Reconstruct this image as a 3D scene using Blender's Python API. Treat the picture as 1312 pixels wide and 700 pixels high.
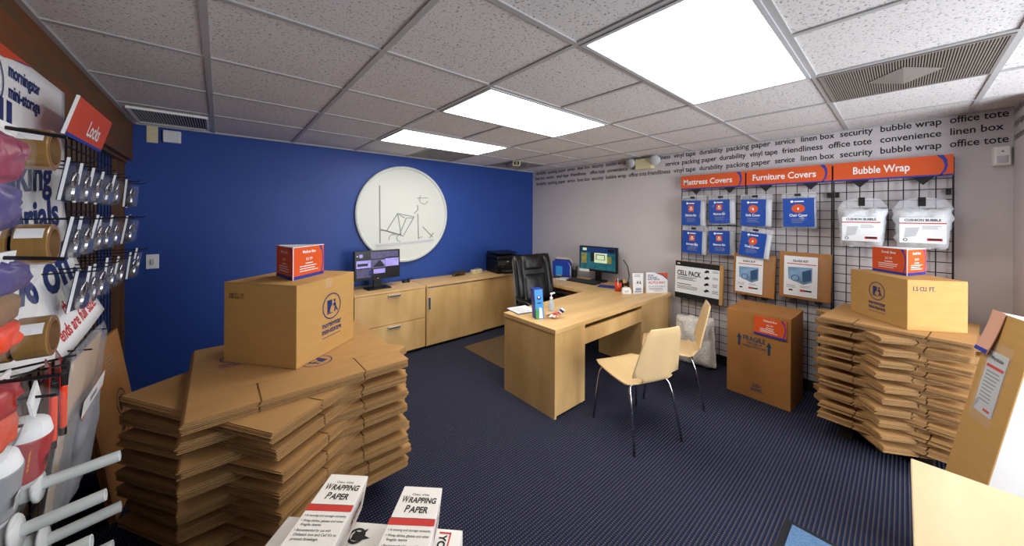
import bpy, bmesh, math, random
from mathutils import Vector, Matrix, noise
for o in list(bpy.data.objects): bpy.data.objects.remove(o)
SC = bpy.context.scene
COL = SC.collection
R_ = math.radians
random.seed(7)

# ------------------------------------------------------------------ camera, world, light, exposure
cd = bpy.data.cameras.new('camera'); cam = bpy.data.objects.new('camera', cd); COL.objects.link(cam)
F_PX, CX, CY, YAW, ROLL, CAM_Z = 431.18, 648.47, 276.85, .7042, .0047, 1.56
cd.sensor_width = 36; cd.sensor_fit = 'HORIZONTAL'; cd.lens = F_PX/1312*36
cd.shift_x = (656-CX)/1312; cd.shift_y = (CY-350)/1312
cd.clip_start = .02
fw = Vector((math.sin(YAW), math.cos(YAW), 0)); rt = Vector((math.cos(YAW), -math.sin(YAW), 0)); up = Vector((0, 0, 1))
rt2 = rt*math.cos(ROLL)+up*math.sin(ROLL); up2 = up*math.cos(ROLL)-rt*math.sin(ROLL)
cam.matrix_world = Matrix(((rt2.x, up2.x, -fw.x, 0), (rt2.y, up2.y, -fw.y, 0), (rt2.z, up2.z, -fw.z, CAM_Z), (0, 0, 0, 1)))
SC.camera = cam
vs = SC.view_settings
vs.view_transform = 'Standard'; vs.look = 'None'; vs.gamma = 1; vs.use_curve_mapping = False
vs.exposure = 0.0
SC.display_settings.display_device = 'sRGB'
LAMP = 9.6            # radiance of the ceiling light diffusers
wd = bpy.data.worlds.new('world'); SC.world = wd; wd.use_nodes = True
wd.node_tree.nodes['Background'].inputs[0].default_value = (.75, .85, 1, 1)
wd.node_tree.nodes['Background'].inputs[1].default_value = 1.2
def area(name, loc, target, sx, sy, power, color):
    l = bpy.data.lights.new(name, 'AREA'); l.shape = 'RECTANGLE'; l.size = sx; l.size_y = sy; l.energy = power; l.color = color
    o = bpy.data.objects.new(name, l); COL.objects.link(o); o.location = loc
    o.rotation_euler = (Vector(target)-Vector(loc)).to_track_quat('-Z', 'Y').to_euler()
    return o
area('window_daylight', (2.45, -1.78, 1.3), (2.8, 2, .9), 2.15, 1.7, 135, (.93, .96, 1))

CEIL, RX, BY, LX, BACK = 2.307, 4.04, 4.06, -.545, -1.6

# ------------------------------------------------------------------ materials
def lin(h):
    c = [int(h[i:i+2], 16)/255 for i in (0, 2, 4)]
    return tuple((v/12.92 if v <= .04045 else ((v+.055)/1.055)**2.4) for v in c)+(1,)
def mat(name, hx, rough=.6, metal=0, emit=0, var=0, scale=8, stretch=None, hx2=None, bump=0, alpha=1, trans=0, ior=1.45, spec=None):
    m = bpy.data.materials.new(name); m.use_nodes = True
    nt = m.node_tree; b = nt.nodes['Principled BSDF']
    c = lin(hx); b.inputs['Base Color'].default_value = c
    b.inputs['Roughness'].default_value = rough; b.inputs['Metallic'].default_value = metal
    b.inputs['IOR'].default_value = ior
    if spec is not None: b.inputs['Specular IOR Level'].default_value = spec
    if alpha < 1: b.inputs['Alpha'].default_value = alpha
    if trans: b.inputs['Transmission Weight'].default_value = trans
    if emit:
        b.inputs['Emission Color'].default_value = c; b.inputs['Emission Strength'].default_value = emit
    if var or hx2 or bump:
        tc = nt.nodes.new('ShaderNodeTexCoord'); mp = nt.nodes.new('ShaderNodeMapping')
        nt.links.new(tc.outputs['Object'], mp.inputs[0])
        if stretch: mp.inputs['Scale'].default_value = stretch
        n = nt.nodes.new('ShaderNodeTexNoise'); n.inputs['Scale'].default_value = scale; n.inputs['Detail'].default_value = 4
        nt.links.new(mp.outputs[0], n.inputs['Vector'])
        r = nt.nodes.new('ShaderNodeValToRGB'); r.color_ramp.elements[0].position = .3; r.color_ramp.elements[1].position = .7
        if hx2: c2 = lin(hx2)
        else: c2 = c
        r.color_ramp.elements[0].color = tuple(c2[i]*(1-var) for i in range(3))+(1,)
        r.color_ramp.elements[1].color = tuple(min(1, c[i]*(1+var)) for i in range(3))+(1,)
        nt.links.new(n.outputs['Fac'], r.inputs[0]); nt.links.new(r.outputs[0], b.inputs['Base Color'])
        if bump:
            bn = nt.nodes.new('ShaderNodeBump'); bn.inputs['Strength'].default_value = bump; bn.inputs['Distance'].default_value = .01
            nt.links.new(n.outputs['Fac'], bn.inputs['Height']); nt.links.new(bn.outputs[0], b.inputs['Normal'])
    return m
M = {}
M['blue_wall'] = mat('blue paint', '2a4893', .45, var=.05, scale=3, spec=.3)
M['white_wall'] = mat('pale grey paint', 'cdc8cb', .7, var=.02, scale=3)
M['tee'] = mat('painted ceiling tee', 'b4b4b4', .5)
M['diffuser'] = mat('lit diffuser', 'fffaf0', .5, emit=LAMP)
M['maple'] = mat('maple veneer', 'dcb67c', .38, var=.07, scale=5, stretch=(1.2, 1.2, .35), hx2='d0a566')
M['maple_flat'] = mat('maple top', 'dfba82', .35, var=.06, scale=5, stretch=(.35, 1.6, 1.6), hx2='d4ab6e')
M['tabletop'] = mat('pale table top', 'dcc8a2', .5, var=.04, scale=5, stretch=(.4, 1.5, 1.5), hx2='d3bb91')
M['ply'] = mat('birch ply', 'e2c391', .35, var=.05, scale=6, stretch=(1.5, .3, .3))
M['card'] = mat('kraft cardboard', 'b38853', .85, var=.06, scale=6, stretch=(1, 4, 1))
M['card_edge'] = mat('cardboard cut edge', 'a07f55', .9, var=.2, scale=160)
M['card_brown'] = mat('brown cardboard', 'a8733c', .85, var=.05, scale=6)
M['card_box'] = mat('box cardboard', 'bb9154', .85, var=.05, scale=7, stretch=(1, 1, 4))
M['white_card'] = mat('white cardboard', 'ece9e4', .7, var=.02, scale=5)
M['black'] = mat('black plastic', '0b0b0c', .35)
M['black_metal'] = mat('black powder coated steel', '0e0e10', .45)
M['leather'] = mat('black leather', '0a0a0b', .38, bump=.25, scale=60)
M['chrome'] = mat('chrome', 'c9c9cc', .12, metal=1)
M['handle'] = mat('satin handle', 'c2c3c6', .35, metal=.25)
M['steel'] = mat('brushed steel', 'b8bac0', .3, metal=1)
M['white'] = mat('white', 'f2f2f0', .5)
M['paper'] = mat('white paper', 'e9ecef', .6, var=.01, scale=2)
M['cream'] = mat('cream plastic', 'd9cfa8', .5)
M['grey'] = mat('grey plastic', '8d8f93', .5)
M['lgrey'] = mat('pale grey plastic', 'c4c6cb', .5)
M['dgrey'] = mat('dark grey', '3b3b3e', .6)
M['orange'] = mat('orange print', 'd8551f', .5, var=.03, scale=3)
M['rust'] = mat('orange red print', 'cf4a26', .5)
M['navy'] = mat('navy print', '1a2d6b', .6)
M['navy2'] = mat('blue printed strip', '2b3a9a', .5)
M['cardblue'] = mat('blue printed card', '1b4aa5', .4)
M['ink'] = mat('black ink', '111114', .6)
M['bluegrey'] = mat('grey blue ink', '5b7f96', .6)
M['redink'] = mat('red print', 'c8281e', .5)
M['greyink'] = mat('grey fine print', '8b8d92', .7)
M['film'] = mat('clear plastic film', 'e8ecf0', .08, alpha=.055, spec=.9)
M['blister'] = mat('clear blister plastic', 'c8ccd4', .06, alpha=.05, spec=.9)
M['filmhaze'] = mat('hazy plastic film', 'e4e8ee', .2, alpha=.28, spec=.8)
M['filmwhite'] = mat('white stretch film', 'dfe8ea', .22, var=.05, scale=14, spec=.6)
M['bubble'] = mat('bubble wrap bundle', 'dde2e6', .3, var=.1, scale=40, bump=.6)
M['peanut'] = mat('packing peanuts', 'ebe9e3', .5, var=.14, scale=55, bump=1)
M['tape'] = mat('brown packing tape', '8f6d3d', .15, var=.12, scale=14, stretch=(6, 1, 1), spec=.7)
M['tapecore'] = mat('cardboard core', '836140', .8, var=.15, scale=20)
M['tube'] = mat('white paper tube', 'dde3e2', .45, var=.03, scale=5)
M['foamwhite'] = mat('white foam', 'e6eaec', .5)
M['header'] = mat('brown stained header', '544528', .6, var=.12, scale=6, stretch=(1, .5, 2.5), hx2='864817')
M['brownwood'] = mat('brown wood trim', '5f4020', .45, var=.2, scale=5, stretch=(8, 8, .5))
M['panelwood'] = mat('wood panelling', '6d5238', .6, var=.3, scale=5, stretch=(6, 9, .4))
M['plaque'] = mat('off white plaque', 'd6dad6', .5)
M['plaqueline'] = mat('plaque shadow grey', '8f938f', .6)  # shadows of the plaque's cut edges, put into the line colour
M['chairmat'] = mat('brown carpet mat', '5f4a30', .9, var=.15, scale=40)
M['bluemat'] = mat('blue grey mat', '55769c', .9, var=.3, scale=140)
M['rubber'] = mat('dark rubber', '15171c', .8)
M['ventgrey'] = mat('vent grey', '8a8580', .6); M['ventslat'] = mat('vent slat', '8d857e', .6)
M['ventdark'] = mat('vent dark', '3e3833', .8)
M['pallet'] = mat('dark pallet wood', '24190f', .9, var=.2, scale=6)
M['darkred'] = mat('red printed label', 'a3161c', .3, var=.08, scale=9)
M['yellow'] = mat('yellow print', 'e0a52a', .5)
M['neon'] = mat('red orange plastic', 'f0461c', .35)
M['cyan'] = mat('bright blue print', '2f93d8', .4)
M['blue2'] = mat('strong blue', '1e3f9e', .4)
M['green'] = mat('green print', '3f9a4a', .5)
M['pink'] = mat('pink plastic', '93224d', .3, var=.3, scale=10)
M['purple'] = mat('purple plastic', '4c4080', .3, var=.3, scale=12)
M['lockcard'] = mat('dark blue card', '10183f', .4, var=.2, scale=10)
M['glass'] = mat('clear glass', 'eef4f2', .03, trans=1, ior=1.45)
M['liquid'] = mat('clear blue gel', 'b9d4e6', .1, alpha=.5)
M['gold'] = mat('tarnished gold', '5e5030', .3, metal=.6)
M['reflector'] = mat('lamp reflector', 'd8d8da', .15, metal=.7)
M['cloth'] = mat('grey quilted cloth', '8d8e96', .7, var=.15, scale=18)
M['kitblue'] = mat('blue grey picture', '7d9fc0', .5, var=.35, scale=9)
M['kitdark'] = mat('dark blue picture', '33557d', .5)
M['pinkcard'] = mat('faded orange tag', 'd9a48c', .6)
M['scr_dark'] = mat('screen dark', '17171c', .25, emit=.5)
M['scr_p1'] = mat('screen violet', '8f86c9', .25, emit=.55, var=.3, scale=30)
M['scr_p2'] = mat('screen dim violet', '4a4666', .25, emit=.55, var=.4, scale=25)
M['scr_teal'] = mat('screen teal', '1f5a66', .25, emit=.5, var=.35, scale=14, hx2='14343f')
M['scr_win'] = mat('screen window', 'b9c9a4', .25, emit=.6)
M['scr_blue'] = mat('screen blue', '17305e', .25, emit=.5)
M['scr_yel'] = mat('screen olive', '77743c', .25, emit=.5, var=.4, scale=25)
M['skin_tan'] = mat('wood tan cover', 'c9a069', .6)

def carpet_mat():
    m = bpy.data.materials.new('navy ribbed carpet'); m.use_nodes = True; nt = m.node_tree; N = nt.nodes; L = nt.links
    b = N['Principled BSDF']; b.inputs['Roughness'].default_value = .95; b.inputs['Specular IOR Level'].default_value = .1
    tc = N.new('ShaderNodeTexCoord'); sp = N.new('ShaderNodeSeparateXYZ'); L.new(tc.outputs['Object'], sp.inputs[0])
    def wave(sock, pitch):
        mu = N.new('ShaderNodeMath'); mu.operation = 'MULTIPLY'; mu.inputs[1].default_value = 2*math.pi/pitch; L.new(sock, mu.inputs[0])
        s = N.new('ShaderNodeMath'); s.operation = 'SINE'; L.new(mu.outputs[0], s.inputs[0]); return s.outputs[0]
    a = wave(sp.outputs['Y'], .0175); c = wave(sp.outputs['X'], .013)
    ra = N.new('ShaderNodeMapRange'); ra.inputs[1].default_value = .1; ra.inputs[2].default_value = .85; L.new(a, ra.inputs[0])
    rc = N.new('ShaderNodeMapRange'); rc.inputs[1].default_value = -.3; rc.inputs[2].default_value = .8; L.new(c, rc.inputs[0])
    mm = N.new('ShaderNodeMath'); mm.operation = 'MULTIPLY'; L.new(ra.outputs[0], mm.inputs[0]); L.new(rc.outputs[0], mm.inputs[1])
    n = N.new('ShaderNodeTexNoise'); n.inputs['Scale'].default_value = 220; L.new(tc.outputs['Object'], n.inputs['Vector'])
    m2 = N.new('ShaderNodeMath'); m2.operation = 'MULTIPLY'; L.new(mm.outputs[0], m2.inputs[0]); L.new(n.outputs['Fac'], m2.inputs[1])
    m3 = N.new('ShaderNodeMath'); m3.operation = 'MULTIPLY'; m3.inputs[1].default_value = 1.4; L.new(m2.outputs[0], m3.inputs[0]); m3.use_clamp = True
    mx = N.new('ShaderNodeMix'); mx.data_type = 'RGBA'; L.new(m3.outputs[0], mx.inputs[0])
    mx.inputs[6].default_value = lin('20283f'); mx.inputs[7].default_value = lin('7f7268')
    L.new(mx.outputs[2], b.inputs['Base Color'])
    bn = N.new('ShaderNodeBump'); bn.inputs['Strength'].default_value = .5; bn.inputs['Distance'].default_value = .004
    L.new(a, bn.inputs['Height']); L.new(bn.outputs[0], b.inputs['Normal'])
    return m
M['carpet'] = carpet_mat()
def tile_mat():
    m = bpy.data.materials.new('fissured ceiling tile'); m.use_nodes = True; nt = m.node_tree; N = nt.nodes; L = nt.links
    b = N['Principled BSDF']; b.inputs['Roughness'].default_value = .95
    tc = N.new('ShaderNodeTexCoord')
    n = N.new('ShaderNodeTexNoise'); n.inputs['Scale'].default_value = 100; n.inputs['Detail'].default_value = 3; n.inputs['Roughness'].default_value = .6
    L.new(tc.outputs['Object'], n.inputs['Vector'])
    r = N.new('ShaderNodeValToRGB'); r.color_ramp.elements[0].position = .33; r.color_ramp.elements[1].position = .42
    r.color_ramp.elements[0].color = lin('7d7a79'); r.color_ramp.elements[1].color = lin('e0dede')
    L.new(n.outputs['Fac'], r.inputs[0]); L.new(r.outputs[0], b.inputs['Base Color'])
    bn = N.new('ShaderNodeBump'); bn.inputs['Strength'].default_value = .4; bn.inputs['Distance'].default_value = .004
    L.new(n.outputs['Fac'], bn.inputs['Height']); L.new(bn.outputs[0], b.inputs['Normal'])
    return m
M['tile'] = tile_mat()

# ------------------------------------------------------------------ mesh helpers
V = Vector
X_, Y_, Z_ = V((1, 0, 0)), V((0, 1, 0)), V((0, 0, 1))
_tc = {}
def text_mesh(s, bold=0, shear=0, align='LEFT', space=1):
    k = (s, bold, shear, align, space)
    if k not in _tc:
        c = bpy.data.curves.new('t', 'FONT'); c.body = s; c.size = 1; c.offset = bold; c.shear = shear; c.align_x = align
        c.space_character = space; c.resolution_u = 3
        o = bpy.data.objects.new('t', c); COL.objects.link(o)
        dg = bpy.context.evaluated_depsgraph_get(); dg.update()
        me = bpy.data.meshes.new_from_object(o.evaluated_get(dg))
        vsx = [(v.co.x, v.co.y) for v in me.vertices]; fs = [tuple(p.vertices) for p in me.polygons]
        bpy.data.objects.remove(o); bpy.data.curves.remove(c); bpy.data.meshes.remove(me)
        _tc[k] = (vsx, fs)
    return _tc[k]
class MB:
    def __init__(s, m=None): s.v = []; s.f = []; s.fm = []; s.m = []; s.cur = 0; s.T = None; m and s.use(m)
    def use(s, m):
        m = M[m] if isinstance(m, str) else m
        if m not in s.m: s.m.append(m)
        s.cur = s.m.index(m); return s
    def add(s, vs, fs):
        n = len(s.v); s.v += [V(p) for p in vs] if s.T is None else [s.T @ V(p) for p in vs]
        for f in fs: s.f.append([n+i for i in f]); s.fm.append(s.cur)
        return s
    def box(s, x0, x1, y0, y1, z0, z1):
        return s.add([(x, y, z) for z in (z0, z1) for x, y in ((x0, y0), (x1, y0), (x1, y1), (x0, y1))],
                     [(0, 3, 2, 1), (4, 5, 6, 7), (0, 1, 5, 4), (1, 2, 6, 5), (2, 3, 7, 6), (3, 0, 4, 7)])
    def hexa(s, a):   # 8 points, bottom 4 then top 4
        return s.add(a, [(0, 3, 2, 1), (4, 5, 6, 7), (0, 1, 5, 4), (1, 2, 6, 5), (2, 3, 7, 6), (3, 0, 4, 7)])
    def tube(s, pts, r, n=8, caps=True):
        pts = [V(p) for p in pts]; rr = r if isinstance(r, (list, tuple)) else [r]*len(pts); vv = []; prev = None
        for i, p in enumerate(pts):
            t = (pts[min(i+1, len(pts)-1)]-pts[max(i-1, 0)]).normalized()
            a = prev if prev is not None else (Z_ if abs(t.z) < .9 else X_)
            a = (a-t*a.dot(t)).normalized(); prev = a; b = t.cross(a)
            vv += [p+(a*math.cos(2*math.pi*k/n)+b*math.sin(2*math.pi*k/n))*rr[i] for k in range(n)]
        fs = [(i*n+k, i*n+(k+1) % n, (i+1)*n+(k+1) % n, (i+1)*n+k) for i in range(len(pts)-1) for k in range(n)]
        if caps: fs += [tuple(range(n-1, -1, -1)), tuple(range((len(pts)-1)*n, len(pts)*n))]
        return s.add(vv, fs)
    def poly(s, pts, O=(0, 0, 0), r=X_, u=Z_, e=0):
        O = V(O); r = V(r); u = V(u); n = r.cross(u).normalized()
        return s.add([O+r*a+u*b+n*e for a, b in pts], [tuple(range(len(pts)))])
    def prism(s, pts, O=(0, 0, 0), r=X_, u=Z_, d=.01):   # front at O, thickness d away from the viewer
        O = V(O); r = V(r); u = V(u); n = r.cross(u).normalized(); k = len(pts)
        vv = [O+r*a+u*b for a, b in pts]+[O+r*a+u*b-n*d for a, b in pts]
        return s.add(vv, [tuple(range(k)), tuple(range(2*k-1, k-1, -1))]+[(i, k+i, k+(i+1) % k, (i+1) % k) for i in range(k)])
    def rect(s, x0, x1, z0, z1, O=(0, 0, 0), r=X_, u=Z_, e=0): return s.poly([(x0, z0), (x1, z0), (x1, z1), (x0, z1)], O, r, u, e)
    def disc(s, cx, cz, R, O=(0, 0, 0), r=X_, u=Z_, e=0, n=28, sx=1):
        return s.poly([(cx+R*sx*math.cos(2*math.pi*k/n), cz+R*math.sin(2*math.pi*k/n)) for k in range(n)], O, r, u, e)
    def ring(s, cx, cz, R0, R1, O=(0, 0, 0), r=X_, u=Z_, e=0, n=36, a0=0, a1=360):
        O = V(O); r = V(r); u = V(u); nn = r.cross(u).normalized(); full = abs(a1-a0) >= 360; vv = []
        for k in range(n+1):
            a = R_(a0+(a1-a0)*k/n)
            for q in (R0, R1): vv.append(O+r*(cx+q*math.cos(a))+u*(cz+q*math.sin(a))+nn*e)
        return s.add(vv, [(2*k, 2*k+1, 2*k+3, 2*k+2) for k in range(n)])
    def line(s, p, q, w, O=(0, 0, 0), r=X_, u=Z_, e=0):
        d = (V((q[0], q[1], 0))-V((p[0], p[1], 0))); d.normalize(); nx, ny = -d.y*w/2, d.x*w/2
        return s.poly([(p[0]-nx, p[1]-ny), (q[0]-nx, q[1]-ny), (q[0]+nx, q[1]+ny), (p[0]+nx, p[1]+ny)], O, r, u, e)
    def text(s, t, x, z, h, O=(0, 0, 0), r=X_, u=Z_, e=.0006, w=None, align='LEFT', bold=.0, shear=0, fn=None):
        vv, fs = text_mesh(t, bold, shear, align)
        O = V(O); r = V(r); u = V(u); n = r.cross(u).normalized()
        sx = h
        if w:
            ww = max(a for a, b in vv)-min(a for a, b in vv); sx = w/ww
        if fn: return s.add([fn(x+a*sx, z+b*h) for a, b in vv], fs)
        return s.add([O+r*(x+a*sx)+u*(z+b*h)+n*e for a, b in vv], fs)
    def lines(s, x, z, w, n, dz, th, O=(0, 0, 0), r=X_, u=Z_, e=.0006, rag=.3):   # unreadably small print
        for i in range(n): s.rect(x, x+w*(1-rag*random.random()), z-i*dz, z-i*dz+th, O, r, u, e)
        return s
    def lathe(s, prof, c=(0, 0, 0), n=20, axis=Z_):
        c = V(c); axis = V(axis).normalized(); a = (X_ if abs(axis.x) < .9 else Y_); a = (a-axis*a.dot(axis)).normalized(); b = axis.cross(a); vv = []
        for R, z in prof: vv += [c+axis*z+(a*math.cos(2*math.pi*k/n)+b*math.sin(2*math.pi*k/n))*R for k in range(n)]
        fs = [(i*n+k, i*n+(k+1) % n, (i+1)*n+(k+1) % n, (i+1)*n+k) for i in range(len(prof)-1) for k in range(n)]
        if prof[0][0] > 0: fs.append(tuple(range(n-1, -1, -1)))
        if prof[-1][0] > 0: fs.append(tuple(range((len(prof)-1)*n, len(prof)*n)))
        return s.add(vv, fs)
    def puff(s, w, h, t, nx=12, nz=12, seed=0, rough=.0, O=(0, 0, 0), p=3, taper=0, y0=0):
        # cushion standing in the local x-z plane, front towards -y; O is its bottom centre
        O = V(O); vv = []
        for side in (-1, 1):
            for j in range(nz+1):
                for i in range(nx+1):
                    a = 2*i/nx-1; b = 2*j/nz-1
                    k = max(0, 1-abs(a)**p)**.5*max(0, 1-abs(b)**p)**.5
                    nn = noise.noise(V((a*2.3+seed, b*2.3, side*3+seed)))*rough
                    ww = w*(1+taper*(b))
                    edge = noise.noise(V((a*3, b*3, seed+9)))*rough*.8
                    vv.append(O+V((a*ww/2+edge*(abs(a) > .98), side*(t/2*k+nn*k)+y0, (b+1)/2*h+edge*(abs(b) > .98))))
        W = nx+1; S = W*(nz+1); fs = []
        for j in range(nz):
            for i in range(nx):
                q = (j*W+i, j*W+i+1, (j+1)*W+i+1, (j+1)*W+i); fs.append(q); fs.append(tuple(S+k for k in reversed(q)))
        rim = [i for i in range(W)]+[j*W+nx for j in range(1, nz+1)]+[nz*W+i for i in range(nx-1, -1, -1)]+[j*W for j in range(nz-1, 0, -1)]
        for k in range(len(rim)):
            a, b = rim[k], rim[(k+1) % len(rim)]; fs.append((b, a, S+a, S+b))
        return s.add(vv, fs)
    def build(s, name, parent=None, smooth=False, bevel=0, seg=2, recalc=True, kind=None, label=None):
        me = bpy.data.meshes.new(name); me.from_pydata(s.v, [], s.f)
        for m in s.m: me.materials.append(m)
        me.polygons.foreach_set('material_index', s.fm)
        if recalc:
            bm = bmesh.new(); bm.from_mesh(me); bmesh.ops.recalc_face_normals(bm, faces=bm.faces); bm.to_mesh(me); bm.free()
        if smooth: me.polygons.foreach_set('use_smooth', [True]*len(me.polygons))
        me.update()
        o = bpy.data.objects.new(name, me); COL.objects.link(o)
        if parent is not None: o.parent = parent
        if bevel:
            b = o.modifiers.new('bevel', 'BEVEL'); b.width = bevel; b.segments = seg; b.limit_method = 'ANGLE'; b.angle_limit = R_(40)
        if kind: o['kind'] = kind
        if label: o['label'] = label
        return o
def thing(name, label, cat, loc=(0, 0, 0), rz=0, group=None, rx=0, ry=0):
    o = bpy.data.objects.new(name, None); o.empty_display_size = .05; COL.objects.link(o)
    o.location = loc; o.rotation_euler = (rx, ry, rz); o['label'] = label; o['category'] = cat
    if group: o['group'] = group
    return o
def tag(o, label, cat, group=None, loc=None, rz=None):
    o['label'] = label; o['category'] = cat
    if group: o['group'] = group
    if loc is not None: o.location = loc
    if rz is not None: o.rotation_euler = (0, 0, rz)
    return o
def dup(root, loc=None, rot=None, label=None):
    r = root.copy(); COL.objects.link(r)
    if loc is not None: r.location = loc
    if rot is not None: r.rotation_euler = rot
    if label: r['label'] = label
    for ch in list(root.children):
        c = ch.copy(); COL.objects.link(c); c.parent = r
        for g in list(ch.children):
            d = g.copy(); COL.objects.link(d); d.parent = c
    return r
def struct(o): o['kind'] = 'structure'; return o
RW, LW = -math.pi/2, math.pi/2      # things that face the room from the right wall / from the left wall
def logo(mb, ink, paper, cx, cz, R, O=(0, 0, 0), r=X_, u=Z_, e=.0006, words=True, th=.09):
    """round emblem: person wheeling a box on a hand truck in front of a door, in a ring; two lines of lettering below"""
    mb.use(ink); k = dict(O=O, r=r, u=u, e=e)
    P = lambda pts: mb.poly([(cx+a*R, cz+b*R) for a, b in pts], **k)
    mb.ring(cx, cz, R*(1-th), R, **k)
    P([(-.5, -.42), (-.5, .5), (.02, .5), (.02, .12), (-.16, -.2), (-.3, -.42)])
    P([(.2, .2), (.42, .22), (.46, -.1), (.34, -.12), (.2, .0)])
    P([(.34, -.1), (.47, -.1), (.68, -.5), (.56, -.5), (.42, -.28), (.34, -.5), (.22, -.5), (.3, -.2)])
    mb.disc(cx+.3*R, cz+.36*R, .1*R, n=14, **k); P([(.16, .4), (.42, .42), (.42, .47), (.16, .45)])
    P([(.24, .16), (.28, .05), (.02, -.04), (0, .03)])
    P([(-.56, -.5), (.1, -.5), (.1, -.56), (-.56, -.56)])
    mb.ring(cx-.22*R, cz-.44*R, .05*R, .1*R, n=12, **k); mb.ring(cx-.42*R, cz-.44*R, .05*R, .1*R, n=12, **k)
    k2 = dict(k); k2['e'] = e+.0003; mb.use(paper)
    mb.poly([(cx+a*R, cz+b*R) for a, b in ((-.26, -.38), (.0, -.3), (.12, .06), (-.1, .0))], **k2)
    mb.use(ink)
    if words:
        mb.text('morningstar', cx, cz-1.52*R, .62*R, w=2.1*R, align='CENTER', bold=.02, **k)
        mb.text('mini-storage', cx, cz-2.0*R, .62*R, w=2.1*R, align='CENTER', bold=.02, **k)
        mb.rect(cx-1.05*R, cx+1.0*R, cz-2.3*R, cz-2.25*R, **k)
    return mb

# ------------------------------------------------------------------ room shell
fl = MB('carpet').box(-.7, 4.2, -1.75, 4.2, -.05, 0).build('floor'); struct(fl)
ce = MB('tile').box(-.7, 4.2, -1.75, 4.2, CEIL, CEIL+.05).build('ceiling'); struct(ce)
b = MB('blue_wall').box(-.7, RX+.1, BY, BY+.1, 0, CEIL).build('wall_back'); struct(b)
wr = MB('white_wall').box(RX, RX+.1, BACK, BY, 0, CEIL).build('wall_right'); struct(wr)
wl = MB('blue_wall').box(-.72, -.62, BACK, BY, 0, CEIL).build('wall_left'); struct(wl)
wf = MB('white_wall').box(-.62, 1.3, BACK-.1, BACK, 0, CEIL).box(3.6, RX, BACK-.1, BACK, 0, CEIL).box(1.3, 3.6, BACK-.1, BACK, 0, .35).box(1.3, 3.6, BACK-.1, BACK, 2.15, CEIL).build('wall_front'); struct(wf)
wn = struct(bpy.data.objects.new('window_1', None)); COL.objects.link(wn); wn.location = (2.45, BACK-.05, .35)
f = MB('dgrey')
for x in (-1.15, -.4, .36, 1.11): f.box(x, x+.04, -.03, .03, 0, 1.8)
for z in (0, 1.76): f.box(-1.11, 1.11, -.03, .03, z, z+.04)
f.build('window_frame', wn)
MB('film').box(-1.1, 1.1, -.004, .004, .04, 1.76).build('pane', wn)
wp = MB('white_wall').box(3.62, RX, -.58, -.48, 0, CEIL).build('wall_return'); struct(wp)
# soffit along the left wall, casing and panelling below it
struct(MB('header').box(-.62, LX, BACK, BY, 1.998, CEIL).box(-.62, LX-.03, BACK, BY, 1.975, 1.998).build('trim_1'))
struct(MB('brownwood').box(-.62, -.595, 3.83, 3.92, 0, 1.975).box(-.62, -.60, 3.92, 3.985, 0, 1.975).box(-.62, -.585, 3.985, BY, 0, 1.975).build('trim_2'))
struct(MB('panelwood').box(-.62, -.61, .2, 3.4, 0, 1.975).build('trim_3'))
struct(MB('tee').box(LX, LX+.02, BACK, BY, CEIL-.012, CEIL).box(LX, RX, BY-.02, BY, CEIL-.012, CEIL).box(RX-.02, RX, BACK, BY, CEIL-.012, CEIL).build('trim_4'))
# baseboards
struct(MB('rubber').box(LX, RX, BY-.008, BY, 0, .1).build('baseboard_back'))
struct(MB('rubber').box(RX-.008, RX, -.48, BY, 0, .1).build('baseboard_right'))
# ceiling grid
G = .6096
gx = lambda u: (u-.0808)*G
gy = lambda v: (3.4971-v)*G
lights = [(2, 4, 2, 3), (2, 4, 0, 1), (2, 4, -2, -1)]
t = MB('tee')
for u in (0, 1, 2, 3, 4, 5, 6):
    ys = [BACK, BY]
    if u == 3: segs = [(gy(-1), gy(0)), (gy(1), gy(2)), (BACK, gy(3)), (gy(-2), BY)]
    else: segs = [(BACK, BY)]
    for y0, y1 in segs: t.box(gx(u)-.0125, gx(u)+.0125, min(y0, y1), max(y0, y1), CEIL-.007, CEIL)
for v in range(-2, 9):
    t.box(LX, RX, gy(v)-.0118, gy(v)+.0118, CEIL-.0065, CEIL)
t.build('ceiling_grid', ce)
# wall lettering
def row(words, z, name):
    m = MB('ink')
    for s, y, w in words: m.text(s, -y, z, .072, O=(RX, 0, 0), r=(0, -1, 0), u=Z_, e=.0015, w=w, bold=.012)
    return m.build(name, wr)
PA = [('office tote', -.221, .24), ('bubble wrap', .118, .3), ('security', .348, .19), ('linen box', .604, .22), ('service', .79, .145), ('packing paper', 1.197, .37),
      ('durability', 1.456, .227), ('vinyl tape', 1.731, .237), ('friendliness', 2.047, .276)]
PB = [('linen box', -.221, .22), ('convenience', .118, .3), ('office tote', .42, .255), ('friendliness', .735, .28), ('vinyl tape', .99, .22), ('durability', 1.26, .235), ('packing paper', 1.64, .35), ('service', 1.83, .16)]
A2 = PA+[(s, y+2.523, w) for s, y, w in PA if y+2.523 < BY]
B2 = PB+[('linen box', 2.26, .22), ('convenience', 2.62, .3), ('office tote', 2.9, .24), ('friendliness', 3.25, .28), ('vinyl tape', 3.53, .24), ('service', 3.75, .16), ('linen box', 4.0, .22)]
row(A2, 2.248, 'lettering'); row(B2, 2.162, 'lettering'); row(A2, 2.074, 'lettering')
m = MB('ink')
for z, s in ((2.248, "friendliness"), (2.162, "vinyl tape"), (2.074, "friendliness")): m.text(s, -RX+.03, z, .072, O=(0, -.48, 0), r=(-1, 0, 0), u=Z_, e=.0015, w=.3)
m.build('lettering', wp)

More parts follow.
